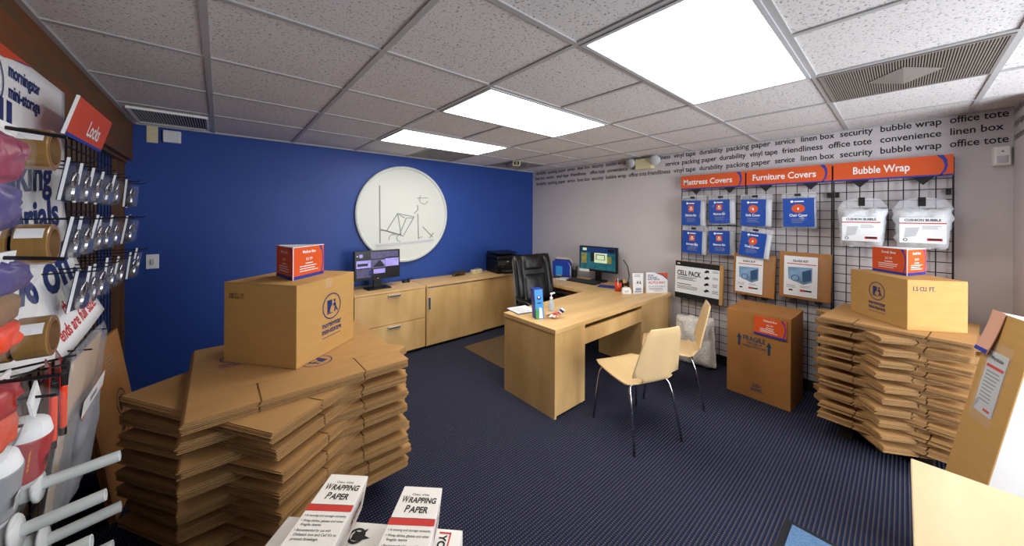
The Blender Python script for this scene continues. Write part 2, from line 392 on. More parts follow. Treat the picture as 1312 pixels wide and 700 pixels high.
# ------------------------------------------------------------------ ceiling fixtures
LB = ['ceiling light panel nearest the camera, above the front of the desk', 'middle one of the three ceiling light panels', 'ceiling light panel closest to the blue wall']
for (u0, u1, v0, v1), lb in zip(lights, LB):
    x0, x1 = gx(u0)+.0125, gx(u1)-.0125; y0, y1 = sorted((gy(v0), gy(v1))); y0 += .012; y1 -= .012
    cx, cy = (x0+x1)/2, (y0+y1)/2
    t = thing('ceiling_light', lb, 'ceiling light', (cx, cy, CEIL), group='ceiling light panels')
    a, c = (x1-x0)/2, (y1-y0)/2
    f = MB('lgrey')
    f.box(-a, a, -c, -c+.018, -.012, .0); f.box(-a, a, c-.018, c, -.012, .0); f.box(-a, -a+.018, -c+.018, c-.018, -.012, .0); f.box(a-.018, a, -c+.018, c-.018, -.012, .0)
    f.build('frame', t)
    MB('diffuser').box(-a+.018, a-.018, -c+.018, c-.018, -.008, -.001).build('diffuser', t)
def vent(x0, x1, y0, y1, label, n, along='x', cone=None, fr='ventgrey', slat='lgrey', drop=.012, back='ventdark', sw=.3):
    t = thing('ceiling_vent', label, 'vent', ((x0+x1)/2, (y0+y1)/2, CEIL))
    a, c = (x1-x0)/2, (y1-y0)/2; w = .012
    f = MB(fr); f.box(-a, a, -c, -c+w, -drop, 0).box(-a, a, c-w, c, -drop, 0).box(-a, -a+w, -c+w, c-w, -drop, 0).box(a-w, a, -c+w, c-w, -drop, 0).build('frame', t)
    MB(back).box(-a+w, a-w, -c+w, c-w, -.003, -.001).build('backing', t)
    s = MB(slat)
    for k in range(n):
        if along == 'x':
            p = -a+w+(2*a-2*w)*(k+.5)/n; h = (a-w)/n*sw*2; s.box(p-h/2, p+h/2, -c+w, c-w, -drop*.8, -.003)
        else:
            p = -c+w+(2*c-2*w)*(k+.5)/n; h = (c-w)/n*sw*2; s.box(-a+w, a-w, p-h/2, p+h/2, -drop*.8, -.003)
    s.build('slats', t)
    if cone:
        cw, cd = cone; d = -drop-.012
        MB('ventgrey').add([(-cw, 0, -drop), (0, -cd, -drop), (cw, 0, -drop), (0, cd, -drop), (0, 0, d)], [(0, 1, 4), (1, 2, 4), (2, 3, 4), (3, 0, 4), (3, 2, 1, 0)]).build('deflector', t)
    return t
vent(gx(4)+.014, gx(5)-.014, gy(4)+.013, gy(3)-.013, 'large square ribbed ceiling vent with a diamond deflector at the right', 62, 'y', (.16, .13), sw=.55, slat='ventslat')
vent(gx(3)+.014, gx(4)-.014, gy(-2)+.013, 3.945, 'grey ceiling diffuser next to the light panel by the blue wall', 10, 'y', (.2, .2), slat='ventgrey')
vent(gx(5)+.014, gx(6)-.014, gy(-2)+.013, 3.945, 'grey ceiling diffuser near the far corner above the camera', 10, 'y', (.2, .2), slat='ventgrey')
vent(-.50, -.075, 3.45, 3.93, 'white framed slotted air vent in the left corner of the ceiling', 26, 'x', fr='white', drop=.016)

# security camera hanging from the ceiling
t = thing('security_camera', 'small cream box camera hanging from the ceiling near the far corner', 'camera', (3.03, 3.36, CEIL), rz=R_(-38))
MB('cream').box(-.05, .05, -.05, .05, -.075, -.012).build('housing', t, bevel=.004)
MB('grey').lathe([(.012, -.014), (.012, 0)], n=12).build('mount', t)
f = MB('black').box(-.036, .036, -.056, -.049, -.066, -.022); f.use('grey').lathe([(.012, 0), (.016, .006)], (0, -.056, -.045), 12, -Y_); f.build('lens', t)
# emergency light
t = thing('emergency_light', 'cream emergency light box with two round lamp heads on right wall', 'emergency light', (RX, 2.065, 2.2), RW)
MB('cream').box(-.105, .105, -.085, 0, -.055, .075).build('housing', t, bevel=.008)
for sx in (-1, 1):
    h = MB('lgrey').lathe([(.025, -.03), (.05, -.01), (.06, .03), (.058, .034)], (sx*.155, -.075, .04), 18, V((sx*.25, -1, -.35)))
    h.use('reflector').lathe([(.056, .0335), (.03, .03), (.0, .02)], (sx*.155, -.075, .04), 18, V((sx*.25, -1, -.35)))
    h.use('cream').tube([(sx*.1, -.05, .04), (sx*.15, -.06, .04)], .018)
    h.build('lamp_head', t, smooth=True)
# motion sensor
t = thing('motion_sensor', 'white wall sensor high in the right corner above the leaning box', 'sensor', (RX, -.435, 1.98), RW)
MB('white').hexa([(-.04, 0, -.068), (.04, 0, -.068), (.04, 0, .068), (-.04, 0, .068), (-.032, -.045, -.06), (.032, -.045, -.06), (.032, -.045, .062), (-.032, -.045, .062)]).build('housing', t, bevel=.008)
MB('lgrey').puff(.045, .05, .012, 8, 8, O=(0, -.045, -.05)).build('lens', t, smooth=True)
MB('greyink').disc(.0, .03, .006, (0, -.0456, 0), n=12).build('indicator', t)
# wall plates on the blue wall
t = thing('blank_wall_plate', 'cream blank plate high on the blue wall beside left trim', 'wall plate', (-.435, BY, 2.228))
MB('cream').box(-.034, .034, -.008, 0, -.07, .07).build('plate', t, bevel=.004); MB('grey').lathe([(.004, 0), (.003, .002)], (0, -.008, 0), 8, -Y_).build('screw', t)
t = thing('door_chime', 'white plastic chime box with ridges high on the blue wall', 'chime', (-.315, BY, 2.222))
m = MB('paper').box(-.055, .055, -.04, 0, -.05, .05)
m.build('housing', t, bevel=.006)
m = MB('lgrey')
for k in range(9): m.box(-.046, .046, -.0425, -.039, -.042+k*.01, -.038+k*.01)
m.build('grille', t)
t = thing('light_switch', 'white light switch plate on the blue wall at mid height', 'light switch', (-.43, BY, 1.165))
MB('paper').box(-.038, .038, -.007, 0, -.06, .06).build('plate', t, bevel=.003); MB('lgrey').box(-.012, .012, -.016, -.007, -.024, .024).build('rocker', t, bevel=.003)
# round plaque
t = thing('wall_plaque', 'large round off white plaque with line figure moving a box on blue wall', 'plaque', (1.765, BY, 1.575))
RR = .597
MB('plaque').lathe([(RR, 0), (RR, .035), (RR-.012, .045), (RR-.028, .045), (RR-.036, .03), (0, .03)], (0, 0, 0), 96, -Y_).build('disc', t)
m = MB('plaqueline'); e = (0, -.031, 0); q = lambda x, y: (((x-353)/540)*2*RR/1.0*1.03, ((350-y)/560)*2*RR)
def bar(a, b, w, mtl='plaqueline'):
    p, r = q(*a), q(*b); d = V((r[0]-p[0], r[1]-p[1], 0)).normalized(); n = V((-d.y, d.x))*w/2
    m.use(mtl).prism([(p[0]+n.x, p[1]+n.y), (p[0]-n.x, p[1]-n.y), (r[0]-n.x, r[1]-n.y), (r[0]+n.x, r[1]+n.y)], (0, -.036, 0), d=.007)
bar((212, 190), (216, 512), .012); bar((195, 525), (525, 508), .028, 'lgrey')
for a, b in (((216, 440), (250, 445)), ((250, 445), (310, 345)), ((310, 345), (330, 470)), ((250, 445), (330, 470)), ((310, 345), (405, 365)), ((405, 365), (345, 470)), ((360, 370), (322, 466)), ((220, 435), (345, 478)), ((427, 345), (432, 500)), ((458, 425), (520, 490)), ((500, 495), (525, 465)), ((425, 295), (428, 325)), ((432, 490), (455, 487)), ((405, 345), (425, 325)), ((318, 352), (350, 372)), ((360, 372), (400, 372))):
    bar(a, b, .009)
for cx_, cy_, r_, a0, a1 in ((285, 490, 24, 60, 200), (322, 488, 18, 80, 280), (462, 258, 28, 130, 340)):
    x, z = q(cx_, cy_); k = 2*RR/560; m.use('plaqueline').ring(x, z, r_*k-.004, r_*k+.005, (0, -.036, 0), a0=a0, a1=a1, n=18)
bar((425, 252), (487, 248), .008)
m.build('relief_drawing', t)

# ------------------------------------------------------------------ right wall: grid panels, signs, hanging stock
GZ = 2.0
pan = [(1.622, 1.014), (1.002, .392), (.380, -.236)]
pl = ['black wire grid panel below the mattress covers sign', 'black wire grid panel below the furniture covers sign', 'black wire grid panel below the bubble wrap sign']
for (a, b_), lb in zip(pan, pl):
    t = thing('wire_grid_panel', lb, 'grid panel', (4.0, a, 0), RW, group='wire grid panels on right wall')
    w = a-b_; m = MB('black_metal')
    for k in range(9): 
        x = w*k/8; r = .005 if k in (0, 8) else .0032
        m.tube([(x, 0, .1), (x, 0, GZ)], r, 6)
    m.build('upright_wires', t)
    m = MB('black_metal')
    for k in range(26):
        z = GZ-.0762*k
        if z > .1: m.tube([(0, -.006, z), (w, -.006, z)], .0032, 6)
    m.build('cross_wires', t)
    m = MB('black_metal')
    for x in (.02, w-.02):
        for z in (.3, 1.75): m.box(x-.012, x+.012, .005, .04, z-.02, z+.02)
    m.build('wall_bracket', t)
    for k in (1, 0):
        x = w*(.25 if k else .78)
        MB('black_metal').prism([(x-.055, 1.866), (x, 1.805), (x+.055, 1.866)], (0, -.013, 0), d=.004).build('sign_clip', t)
for (a, b_), s, wd_ in zip(pan, ('Mattress Covers', 'Furniture Covers', 'Bubble Wrap'), (.47, .46, .3)):
    w = a-b_
    t = thing('aisle_sign', 'orange sign reading %s above the wire grid' % s, 'sign', (3.982, a, 1.865), RW, group='orange signs along right wall')
    MB('orange').box(0, w, -.006, .0, 0, .152).build('board', t)
    m = MB('navy2').rect(0, w, 0, .012, (0, -.0064, 0))
    x0 = w-.075
    m.poly([(x0, .152), (x0+.03, .152), (x0+.047, .115), (x0+.05, .075), (x0+.042, .035), (x0+.02, .0), (x0+.01, 0), (x0+.03, .04), (x0+.036, .075), (x0+.028, .115)], (0, -.0064, 0))
    m.build('blue_stripe', t)
    MB('white').text(s, w*.46 if s[0] == 'F' else w*.43, .052, .082, (0, -.0068, 0), w=wd_, align='CENTER', bold=.018).build('lettering', t)
def hook(t, z, y0, n=.0, h=.0):     # a short peg from the grid
    return MB('black_metal').tube([(n, y0, z), (n, -.02, z), (n, -.0, z+.01)], .003, 6).box(n-.02, n+.02, y0+.05, y0+.055, z-.02, z+.005)
def pouch(y0, y1, z0, z1, word, icon, label, sq=False, tilt=0, cardw=.8, seed=0, px=3.945, grp='blue cover packs hanging on the wire grid'):
    w = y0-y1; h = z1-z0
    t = thing('cover_pack', label, 'cover pack', (px, (y0+y1)/2, z0), RW, group=grp); t.rotation_euler = (0, R_(tilt), RW)
    MB('filmhaze').puff(w, h*.86, .05, 14, 14, seed, .01, p=6).build('bag', t, smooth=True)
    MB('filmhaze').prism([(-w/2, h*.84), (w/2, h*.84), (w/2*.97, h), (-w/2*.97, h)], (0, -.004, 0), d=.004).build('header_flap', t)
    MB('lgrey').puff(w*.9, h*.8, .035, 10, 10, seed+3, .006, O=(.006, .002, .012), p=6).build('folded_cover', t, smooth=True)
    cw, ch = w*cardw, h*.8; x0 = -w/2+.012; z_ = .014; c = MB('cardblue'); O = (x0, -.029, z_)
    c.prism([(0, 0), (cw, 0), (cw, ch), (0, ch)], O, d=.003)
    c.use('white').disc(cw*.3, ch*.885, .011, O, e=.0006, n=14); c.rect(cw*.38, cw*.68, ch*.865, ch*.905, O, e=.0006)
    c.use('orange')
    if sq: c.rect(cw*.36, cw*.64, ch*.55, ch*.8, O, e=.0006)
    else: c.disc(cw*.5, ch*.64, ch*.15, O, e=.0006, sx=1.2 if word == 'Chair Cover' else 1)
    c.use('white'); 
    if sq: c.rect(cw*.46, cw*.54, ch*.6, ch*.75, O, e=.001); c.rect(cw*.41, cw*.59, ch*.63, ch*.67, O, e=.001)
    else: c.disc(cw*.5, ch*.63, ch*.045, O, e=.001, n=10, sx=.6)
    c.text(word, cw*.5, ch*.36, ch*.13, O, e=.0008, w=cw*.58, align='CENTER', bold=.02)
    c.use('greyink').lines(cw*.28, ch*.26, cw*.5, 3, ch*.06, ch*.018, O)
    c.build('printed_card', t)
    m = MB('black_metal').tube([(0, -.04, h*.93), (0, .038, h*.93), (0, .043, h*.96)], .003, 6).box(-.022, .022, -.045, -.04, h*.9, h*.97)
    m.build('peg_hook', t)
    return t
MBG = 'Mattress Bag'
pouch(1.605, 1.352, 1.455, 1.79, MBG, 0, 'blue mattress bag pack, top row, far left under the sign', True, 1, .76, 1)
pouch(1.325, 1.078, 1.48, 1.785, MBG, 0, 'blue mattress bag pack, top row, second from the left', True, -1, .76, 2)
pouch(1.60, 1.343, 1.15, 1.455, MBG, 0, 'blue mattress bag pack directly above the cell pack, lower left', True, 2, .78, 3)
pouch(1.325, 1.082, 1.165, 1.462, MBG, 0, 'blue mattress bag pack, lower row, beside the tilted pack', True, -1, .78, 4)
pouch(1.047, .79, 1.462, 1.78, 'Sofa Cover', 1, 'blue sofa cover pack with round orange icon, above the tilted pack', False, 1, .78, 5)
pouch(.715, .478, 1.462, 1.78, 'Chair Cover', 1, 'blue chair cover pack hanging alone at the right of its row', False, -1, .9, 6)
pouch(1.05, .80, 1.17, 1.458, 'Dust Cover', 1, 'tilted blue cover pack hanging just above a brown kit', False, 7, .8, 7, px=3.885)
# cell pack
t = thing('cell_pack', 'flat cell pack carton with white label between black bands', 'carton', (3.935, 1.425, .655), RW); t.rotation_euler = (0, R_(1.2), RW)
MB('card_box').box(-.235, .235, -.02, .02, 0, .41).build('carton', t)
m = MB('paper'); O = (-.235, -.0206, 0); W = .44
m.rect(0, W, 0, .41, O); m.use('ink').rect(0, W, 0, .06, O, e=.0005); m.rect(0, W, .355, .41, O, e=.0005); m.use('white').rect(.02, .05, .377, .388, O, e=.001)
m.use('ink').text('CELL PACK', .02, .255, .075, O, w=.245, bold=.03, e=.001); m.lines(.022, .235, .2, 3, .014, .006, O, rag=.2); m.rect(.022, .17, .155, .163, O, e=.001); m.lines(.022, .135, .22, 3, .014, .005, O, rag=.3)
for k in range(4):
    cz = .325-.068*k; cx_ = .32; 
    for j in range(5): 
        a = random.random()*6.3; m.prism([(cx_+.02*math.cos(a+i*2.1)+.012*math.cos(j*1.3), cz+.014*math.sin(a+i*2.1)+.008*math.sin(j*2)) for i in range(3)], (O[0], O[1]-.0008, O[2]), d=.0005)
    m.lines(.375, cz+.01, .06, 2+(k > 1), .012, .004, O)
m.use('paper').poly([(.27, .1), (.37, .1), (.34, .07), (.29, .07)], O, e=.0012)
m.build('printed_label', t)
MB('black_metal').tube([(-.1, 0, .405), (-.1, .052, .43)], .003, 6).tube([(.1, 0, .405), (.1, .052, .43)], .003, 6).build('peg_hook', t)
def kit(y0, y1, z0, z1, word, label, tilt, lx, lw):
    w = y0-y1; h = z1-z0
    t = thing('packing_kit', label, 'packing kit', (3.945, (y0+y1)/2, z0), RW, group='brown kits on the wire grid'); t.rotation_euler = (0, R_(tilt), RW)
    MB('card_brown').box(-w/2, w/2, -.025, .02, 0, h).build('folded_cardboard', t, bevel=.004)
    MB('film').puff(w*1.01, h*1.02, .056, 12, 12, 4, .004, O=(0, -.003, -.004), p=14).build('plastic_wrap', t, smooth=True)
    c = MB('paper'); O = (-w/2+lx*w, -.0345, .06*h); W, H = lw*w, .86*h
    c.prism([(0, 0), (W, 0), (W, H), (0, H)], O, d=.002)
    c.use('ink').text(word, W*.5, H*.86, H*.075, O, w=W*.46, align='CENTER', bold=.03)
    c.use('redink').rect(0.02, W*.96, H*.8, H*.82, O, e=.0006)
    c.use('kitblue').poly([(W*.12, H*.72), (W*.85, H*.74), (W*.85, H*.38), (W*.6, H*.3), (W*.14, H*.42)], O, e=.0006)
    c.use('kitdark').poly([(W*.55, H*.62), (W*.82, H*.7), (W*.82, H*.42), (W*.58, H*.36)], O, e=.001); c.ring(W*.35, H*.45, W*.1, W*.13, O, e=.0012, n=18)
    c.use('greyink').lines(W*.08, H*.26, W*.34, 3, H*.03, H*.01, O); c.lines(W*.5, H*.26, W*.34, 2, H*.03, H*.01, O)
    c.use('ink').rect(W*.5, W*.84, H*.13, H*.17, O, e=.0006); c.use('redink').rect(W*.5, W*.62, H*.125, H*.175, O, e=.001); c.use('ink').rect(W*.16, W*.28, H*.12, H*.16, O, e=.0006)
    c.build('printed_label', t)
    MB('card_edge').box(w/2-.07*w-.0, w/2-.01, -.0262, -.025, h*.62, h*.97).build('folded_flap', t)
    MB('black_metal').tube([(-w*.2, -.04, -.012), (-w*.2, .043, -.012)], .004, 6).box(-w*.25, -w*.12, -.05, -.03, -.02, -.004).tube([(w*.3, -.04, -.012), (w*.3, .043, -.012)], .004, 6).box(w*.22, w*.36, -.05, -.03, -.02, -.004).build('shelf_bracket', t)
kit(1.10, .768, .80, 1.20, 'DISH KIT', 'brown kit with picture label, left one above the dish pack carton', 1.5, .07, .66)
kit(.733, .39, .835, 1.245, 'GLASS KIT', 'brown glass kit with picture label, right one beside the bubble wrap', .8, .1, .66)
def bubble(y0, y1, z0, z1, label, seed):
    w = y0-y1; h = z1-z0
    t = thing('bubble_wrap_pack', label, 'bubble wrap', (3.9, (y0+y1)/2, z0), RW, group='bubble wrap packs on right wall')
    MB('bubble').puff(w*.98, h*.8, .13, 20, 20, seed, .022, p=4, taper=.09).build('bundle', t, smooth=True)
    MB('film').puff(w*1.02, h*.85, .15, 14, 14, seed+5, .02, O=(0, 0, -.008), p=5, taper=.1).build('plastic_bag', t, smooth=True)
    MB('filmhaze').prism([(-w/2*1.06, h*.8), (w/2*1.06, h*.82), (w/2*.8, h*.98), (.0, h*1.03), (-w/2*.8, h*.97)], (0, .0, 0), d=.003).build('bag_neck', t)
    c = MB('paper'); O = (-w/2+.1*w, -.083, .12*h); W, H = .8*w, .5*h
    c.prism([(0, 0), (W, 0), (W, H), (0, H)], O, d=.004)
    c.use('ink').text('CUSHION BUBBLE', W*.5, H*.86, H*.13, O, w=W*.78, align='CENTER', bold=.03)
    c.use('redink').rect(0, W, H*.76, H*.8, O, e=.0006)
    c.use('lgrey').poly([(W*.1, H*.2), (W*.36, H*.28), (W*.44, H*.62), (W*.14, H*.6)], O, e=.0006)
    c.use('greyink').lines(W*.5, H*.66, W*.4, 3, H*.05, H*.015, O); c.use('ink').ring(W*.13, H*.12, .007, .011, O, e=.0006, n=14)
    c.use('redink').rect(W*.6, W*.92, H*.1, H*.2, O, e=.0006); c.use('ink').rect(W*.64, W*.9, H*.13, H*.19, O, e=.001)
    c.build('printed_label', t)
    MB('black_metal').tube([(0, -.05, h*.97), (0, .08, h*.97), (0, .088, h)], .004, 6).box(-.018, .018, -.005, 0, h*.85, h*1.03).build('peg_hook', t)
bubble(.34, .08, 1.33, 1.71, 'clear bag of bubble wrap, left one of the two under the sign', 2)
bubble(.04, -.225, 1.335, 1.70, 'clear bag of bubble wrap, right one beside the bare wall', 8)
# bag of packing peanuts
t = thing('packing_peanut_bag', 'clear bag of white packing peanuts standing under the cell pack', 'bag of peanuts', (3.835, 1.40, 0.0), RW); t.rotation_euler = (R_(-4), R_(-4), RW)
MB('peanut').puff(.37, .5, .2, 26, 30, 5, .03, p=6).build('bag', t, smooth=True)
# dish pack carton
t = thing('dish_pack_carton', 'tall brown fragile dish barrel carton on carpet against wire grid', 'carton', (3.493, .80, 0), R_(-90-3.8))
W, D, H = .455, .36, .745
MB('card_brown').box(-W/2, W/2, 0, D, 0, H-.012).build('carton', t, bevel=.003)
MB('card_brown').hexa([(-W/2, 0, H-.012), (W/2, 0, H-.012), (W/2, D*.55, H-.01), (-W/2, D*.55, H-.01), (-W/2, .0, H-.004), (W/2, 0, H-.004), (W/2, D*.55, H+.0), (-W/2, D*.55, H+.0)]).build('top_flap', t)
MB('card_brown').hexa([(-W/2, D*.5, H-.012), (W/2, D*.5, H-.012), (W/2, D, H-.012), (-W/2, D, H-.012), (-W/2, D*.5, H+.001), (W/2, D*.5, H+.001), (W/2, D, H+.016), (-W/2, D, H+.016)]).build('top_flap', t)
m = MB('bluegrey'); O = (0, -.0012, 0); tl = M['teal_ink'] = mat('teal ink', '1e4258', .7); m.use(tl)
def arrow(x, z, w, h): m.poly([(x-w*.22, z), (x+w*.22, z), (x+w*.22, z+h*.6), (x+w/2, z+h*.6), (x, z+h), (x-w/2, z+h*.6), (x-w*.22, z+h*.6)], O)
arrow(-.13, .43, .04, .11); arrow(.085, .405, .04, .11)
m.text('FRAGILE', -.02, .49, .055, O, w=.16, align='CENTER', bold=.03); m.text('THIS SIDE UP', -.02, .462, .026, O, w=.11, align='CENTER', bold=.02); m.text('HANDLE WITH CARE', -.02, .435, .026, O, w=.17, align='CENTER', bold=.02)
m.build('printed_marking', t); m = MB(tl); m.text('DISH', .0, .105, .04, O, w=.06, align='CENTER', bold=.02); m.text('BARREL', .0, .07, .04, O, w=.09, align='CENTER', bold=.02)
m.build('bottom_marking', t)
def tagface(m, W, H, word, O, r=X_, u=Z_, sw=True, e=.0004):
    m.use('navy2').rect(0, W, 0, H*.1, O, r, u, e)
    if sw: m.poly([(W*.82, H), (W*.9, H), (W*.965, H*.75), (W*.985, H*.5), (W*.965, H*.25), (W*.9, 0), (W*.87, 0), (W*.94, H*.3), (W*.955, H*.5), (W*.935, H*.75)], O, r, u, e)
    m.use('white').text(word, W*.5, H*.78, H*.13, O, r, u, e+.0005, w=W*.42, align='CENTER', bold=.02)
    m.text('$2.99' if word[0] != 'D' else '$5.99', W*.5, H*.55, H*.12, O, r, u, e+.0005, w=W*.2, align='CENTER')
    m.rect(W*.38, W*.62, H*.44, H*.47, O, r, u, e+.0005); m.lines(W*.2, H*.36, W*.6, 3, H*.075, H*.025, O, r, u, e+.0005)
t = thing('price_tag', 'orange dish pack price card standing flat against the fragile carton', 'price tag', (3.4855, .71, .565), R_(-90-3.8))
m = MB('orange'); O = (0, -.012, 0); m.T = Matrix.Rotation(R_(2), 4, 'Y'); m.prism([(-.11, 0), (.11, 0), (.11, .155), (-.11, .155)], O, d=.004); m.build('card', t)
m = MB('navy2'); m.T = Matrix.Rotation(R_(2), 4, 'Y'); tagface(m, .22, .155, 'Dishpack Box', (-.11, -.0125, 0)); m.build('print', t)

# ------------------------------------------------------------------ stacks of flattened boxes
def flat_mesh(name, W, D, flap, s1, s2, ply, jit):
    m = MB('card'); g = .001; gap = .0035
    xs = [(-W/2, -W/2+s1*W), (-W/2+s1*W, -W/2+s2*W), (-W/2+s2*W, W/2)]
    for k in range(2):
        z0 = k*(ply+.0011); z1 = z0+ply; o = jit*(k-.5)
        m.use('card')
        m.box(-W/2+o, W/2+o, -D/2+flap+g, D/2-flap-g, z0, z1)
        for i, (a, b) in enumerate(xs):
            a2 = a+(gap if i else 0); b2 = b-(gap if i < 2 else 0)
            m.box(a2+o, b2+o, -D/2+o, -D/2+flap, z0, z1); m.box(a2+o, b2+o, D/2-flap, D/2+o, z0, z1)
    # cut edges (vertical faces on the outside) show the fluting
    e = M['card_edge']; m.m.append(e); ei = len(m.m)-1
    for i, f in enumerate(m.f):
        n = (m.v[f[1]]-m.v[f[0]]).cross(m.v[f[2]]-m.v[f[1]])
        if abs(n.z) < 1e-9: m.fm[i] = ei
    me = bpy.data.meshes.new(name); me.from_pydata(m.v, [], m.f)
    for q in m.m: me.materials.append(q)
    me.polygons.foreach_set('material_index', m.fm); me.update()
    return me
ORD = ['top', 'second', 'third', 'fourth', 'fifth', 'sixth', 'seventh', 'eighth', 'ninth', 'tenth', 'eleventh', 'twelfth', 'thirteenth', 'fourteenth', 'fifteenth', 'sixteenth', 'seventeenth', 'eighteenth', 'nineteenth', 'twentieth']
def stack(mesh, zb, pairs, per, pitch, A, B, la, lb, side, jx, seed):
    rnd = random.Random(seed); z = zb; nb = pairs*2
    for k in range(nb):
        (cx, cy, an), ll = (A, la) if k % 2 else (B, lb)
        bx, by, ba = rnd.uniform(-jx, jx), rnd.uniform(-jx, jx), rnd.uniform(-2.2, 2.2)
        if k == nb-1: bx = by = ba = 0
        for j in range(per):
            o = bpy.data.objects.new('flattened_box', mesh); COL.objects.link(o)
            o.location = (cx+bx+rnd.uniform(-.005, .005), cy+by+rnd.uniform(-.005, .005), z)
            o.rotation_euler = (0, 0, R_(an+ba+rnd.uniform(-.5, .5))); z += pitch
            lab = '%s cardboard box in the %s bundle from the top of the %s stack' % (ll, ORD[nb-1-k], side)
            if k == nb-1 and j == per-1: lab = 'topmost flattened cardboard box of the %s stack, under the closed carton' % side
            tag(o, lab, 'flattened box', 'flattened boxes, bundle %d of the %s stack' % (nb-k, side))
            last = o
    return last, z
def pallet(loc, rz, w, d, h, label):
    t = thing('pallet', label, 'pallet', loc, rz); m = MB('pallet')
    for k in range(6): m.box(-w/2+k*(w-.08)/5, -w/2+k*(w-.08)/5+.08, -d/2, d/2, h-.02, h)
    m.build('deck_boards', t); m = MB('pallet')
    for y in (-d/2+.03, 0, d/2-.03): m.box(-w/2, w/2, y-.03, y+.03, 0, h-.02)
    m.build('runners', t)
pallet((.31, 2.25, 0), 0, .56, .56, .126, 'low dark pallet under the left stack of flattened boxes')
me = flat_mesh('flattened_box', .90, .91, .205, .265, .745, .0028, .005)
topL, zL = stack(me, .127, 8, 5, .008, (.338, 2.213, .6), (.286, 2.18, 34), 'flattened', 'flattened skewed', 'left', .015, 3)
m = MB('navy')   # printed emblems on the top sheet
m.T = Matrix.Translation((0, 0, .0068))
logo(m, 'navy', 'card', 0, 0, .075, (.06, -.16, 0), V((-.82, -.57, 0)), V((.57, -.82, 0)), e=.0004)
logo(m, 'navy', 'card', 0, 0, .06, (-.28, .18, 0), V((1, 0, 0)), V((0, 1, 0)), e=.0004)
m.text('10', .3, .03, .05, e=.0004, r=(.8, .6, 0), u=(-.6, .8, 0)); m.T = None
m.build('printed_emblem', topL)
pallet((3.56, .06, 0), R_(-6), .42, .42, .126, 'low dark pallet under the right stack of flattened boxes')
me2 = flat_mesh('flattened_box', .64, .66, .15, .27, .75, .0026, .004)
aA = -96.3; d = V((math.cos(R_(aA+90)), math.sin(R_(aA+90)))); fx = V((3.183, .06))+d*.33
aB = -56; tip = V((3.085, .078)); b1 = V((math.cos(R_(aB)), math.sin(R_(aB)))); b2 = V((math.cos(R_(aB+90)), math.sin(R_(aB+90)))); cB = tip+b1*.32+b2*.33
topR, zR = stack(me2, .127, 10, 5, .00738, (fx.x, fx.y, aA), (cB.x, cB.y, aB), 'flattened', 'flattened skewed', 'right', .008, 5)

# ------------------------------------------------------------------ closed cartons on the stacks
def carton(loc, rz, wx, wy, h, label, name='carton', mt='card_box'):
    t = thing(name, label, 'carton', loc, rz)
    MB(mt).box(0, wx, 0, wy, 0, h-.004).build('body', t, bevel=.003)
    MB(mt).box(.001, wx-.001, .001, wy/2-.0015, h-.0035, h).build('top_flap', t); MB(mt).box(.001, wx-.001, wy/2+.0015, wy-.001, h-.0035, h).build('top_flap', t)
    return t
zL -= .0005
t = carton((.300, 2.008, zL), R_(38), .455, .46, .43, 'closed medium carton with round emblem, on top of the left stack')
m = MB('navy'); logo(m, 'navy', 'card_box', .255, .262, .075, (0, -.0008, 0), X_, Z_); m.build('printed_emblem', t)
m = MB('ink'); m.text('3.02 CU. FT.', -.425, .345, .04, (-.0008, 0, 0), (0, -1, 0), Z_, w=.1, bold=.004); m.build('volume_print', t)
m = MB('film').box(.2, .255, -.002, -.001, .375, .43).box(.2, .255, 0, .46, .4301, .4306).build('tape_strip', t)
zR -= .0008
t = carton((3.247, -.022, zR), R_(38.5), .44, .30, .312, 'closed small carton with round emblem, on top of the right stack')
# the emblem face looks to local -x
t.rotation_euler = (0, 0, R_(-52)); t.location = (3.247, -.022, zR)
for c in list(t.children): bpy.data.objects.remove(c)
MB('card_box').box(0, .30, 0, .44, 0, .308).build('body', t, bevel=.003)
MB('card_box').box(.001, .299, .001, .2185, .3085, .312).build('top_flap', t); MB('card_box').box(.001, .299, .2215, .439, .3085, .312).build('top_flap', t)
m = MB('navy'); logo(m, 'navy', 'card_box', -.215, .195, .062, (-.0008, 0, 0), (0, -1, 0), Z_); m.build('printed_emblem', t)
MB(tl).text('1.5 CU. FT.', .025, .245, .038, (0, -.0008, 0), w=.11, bold=.01).build('volume_print', t)
# orange price boxes on the cartons
def price_box(loc, rz, w, h, word, label, left=60):
    # three sided standing price card: three panels round a triangle
    t = thing('price_card_stand', label, 'price card', loc, rz)
    c, s = math.cos(R_(left)), math.sin(R_(left)); A, B, C = V((0, 0, 0)), V((w, 0, 0)), V((w*c, w*s, 0))
    m = MB('orange')
    for p, q in ((A, B), (B, C), (C, A)):
        r = (q-p).normalized(); m.use('orange').prism([(0, 0), (w, 0), (w, h), (0, h)], p, r, Z_, d=.0025)
        n = r.cross(Z_); m.use('paper').rect(.004, w-.004, .002, h, p-n*.003, r, Z_)
    m.build('card', t)
    m = MB('navy2'); tagface(m, w, h, word, A, e=.0005); tagface(m, w, h, word, C, (A-C).normalized(), Z_, e=.0005)
    m.use('paper').rect(0, .006, 0, h, A, X_, Z_, .0009); m.rect(0, w, h-.004, h, A, X_, Z_, .0009); m.rect(0, w, h-.004, h, C, (A-C).normalized(), Z_, .0009)
    m.build('print', t)
price_box((.305, 2.173, zL+.4305), R_(41), .25, .183, 'Medium Box', 'three sided orange medium box price card on the left closed carton')
price_box((3.446, -.02, zR+.3125), R_(-21), .24, .176, 'Small Box', 'three sided orange small box price card on the right closed carton', 63)

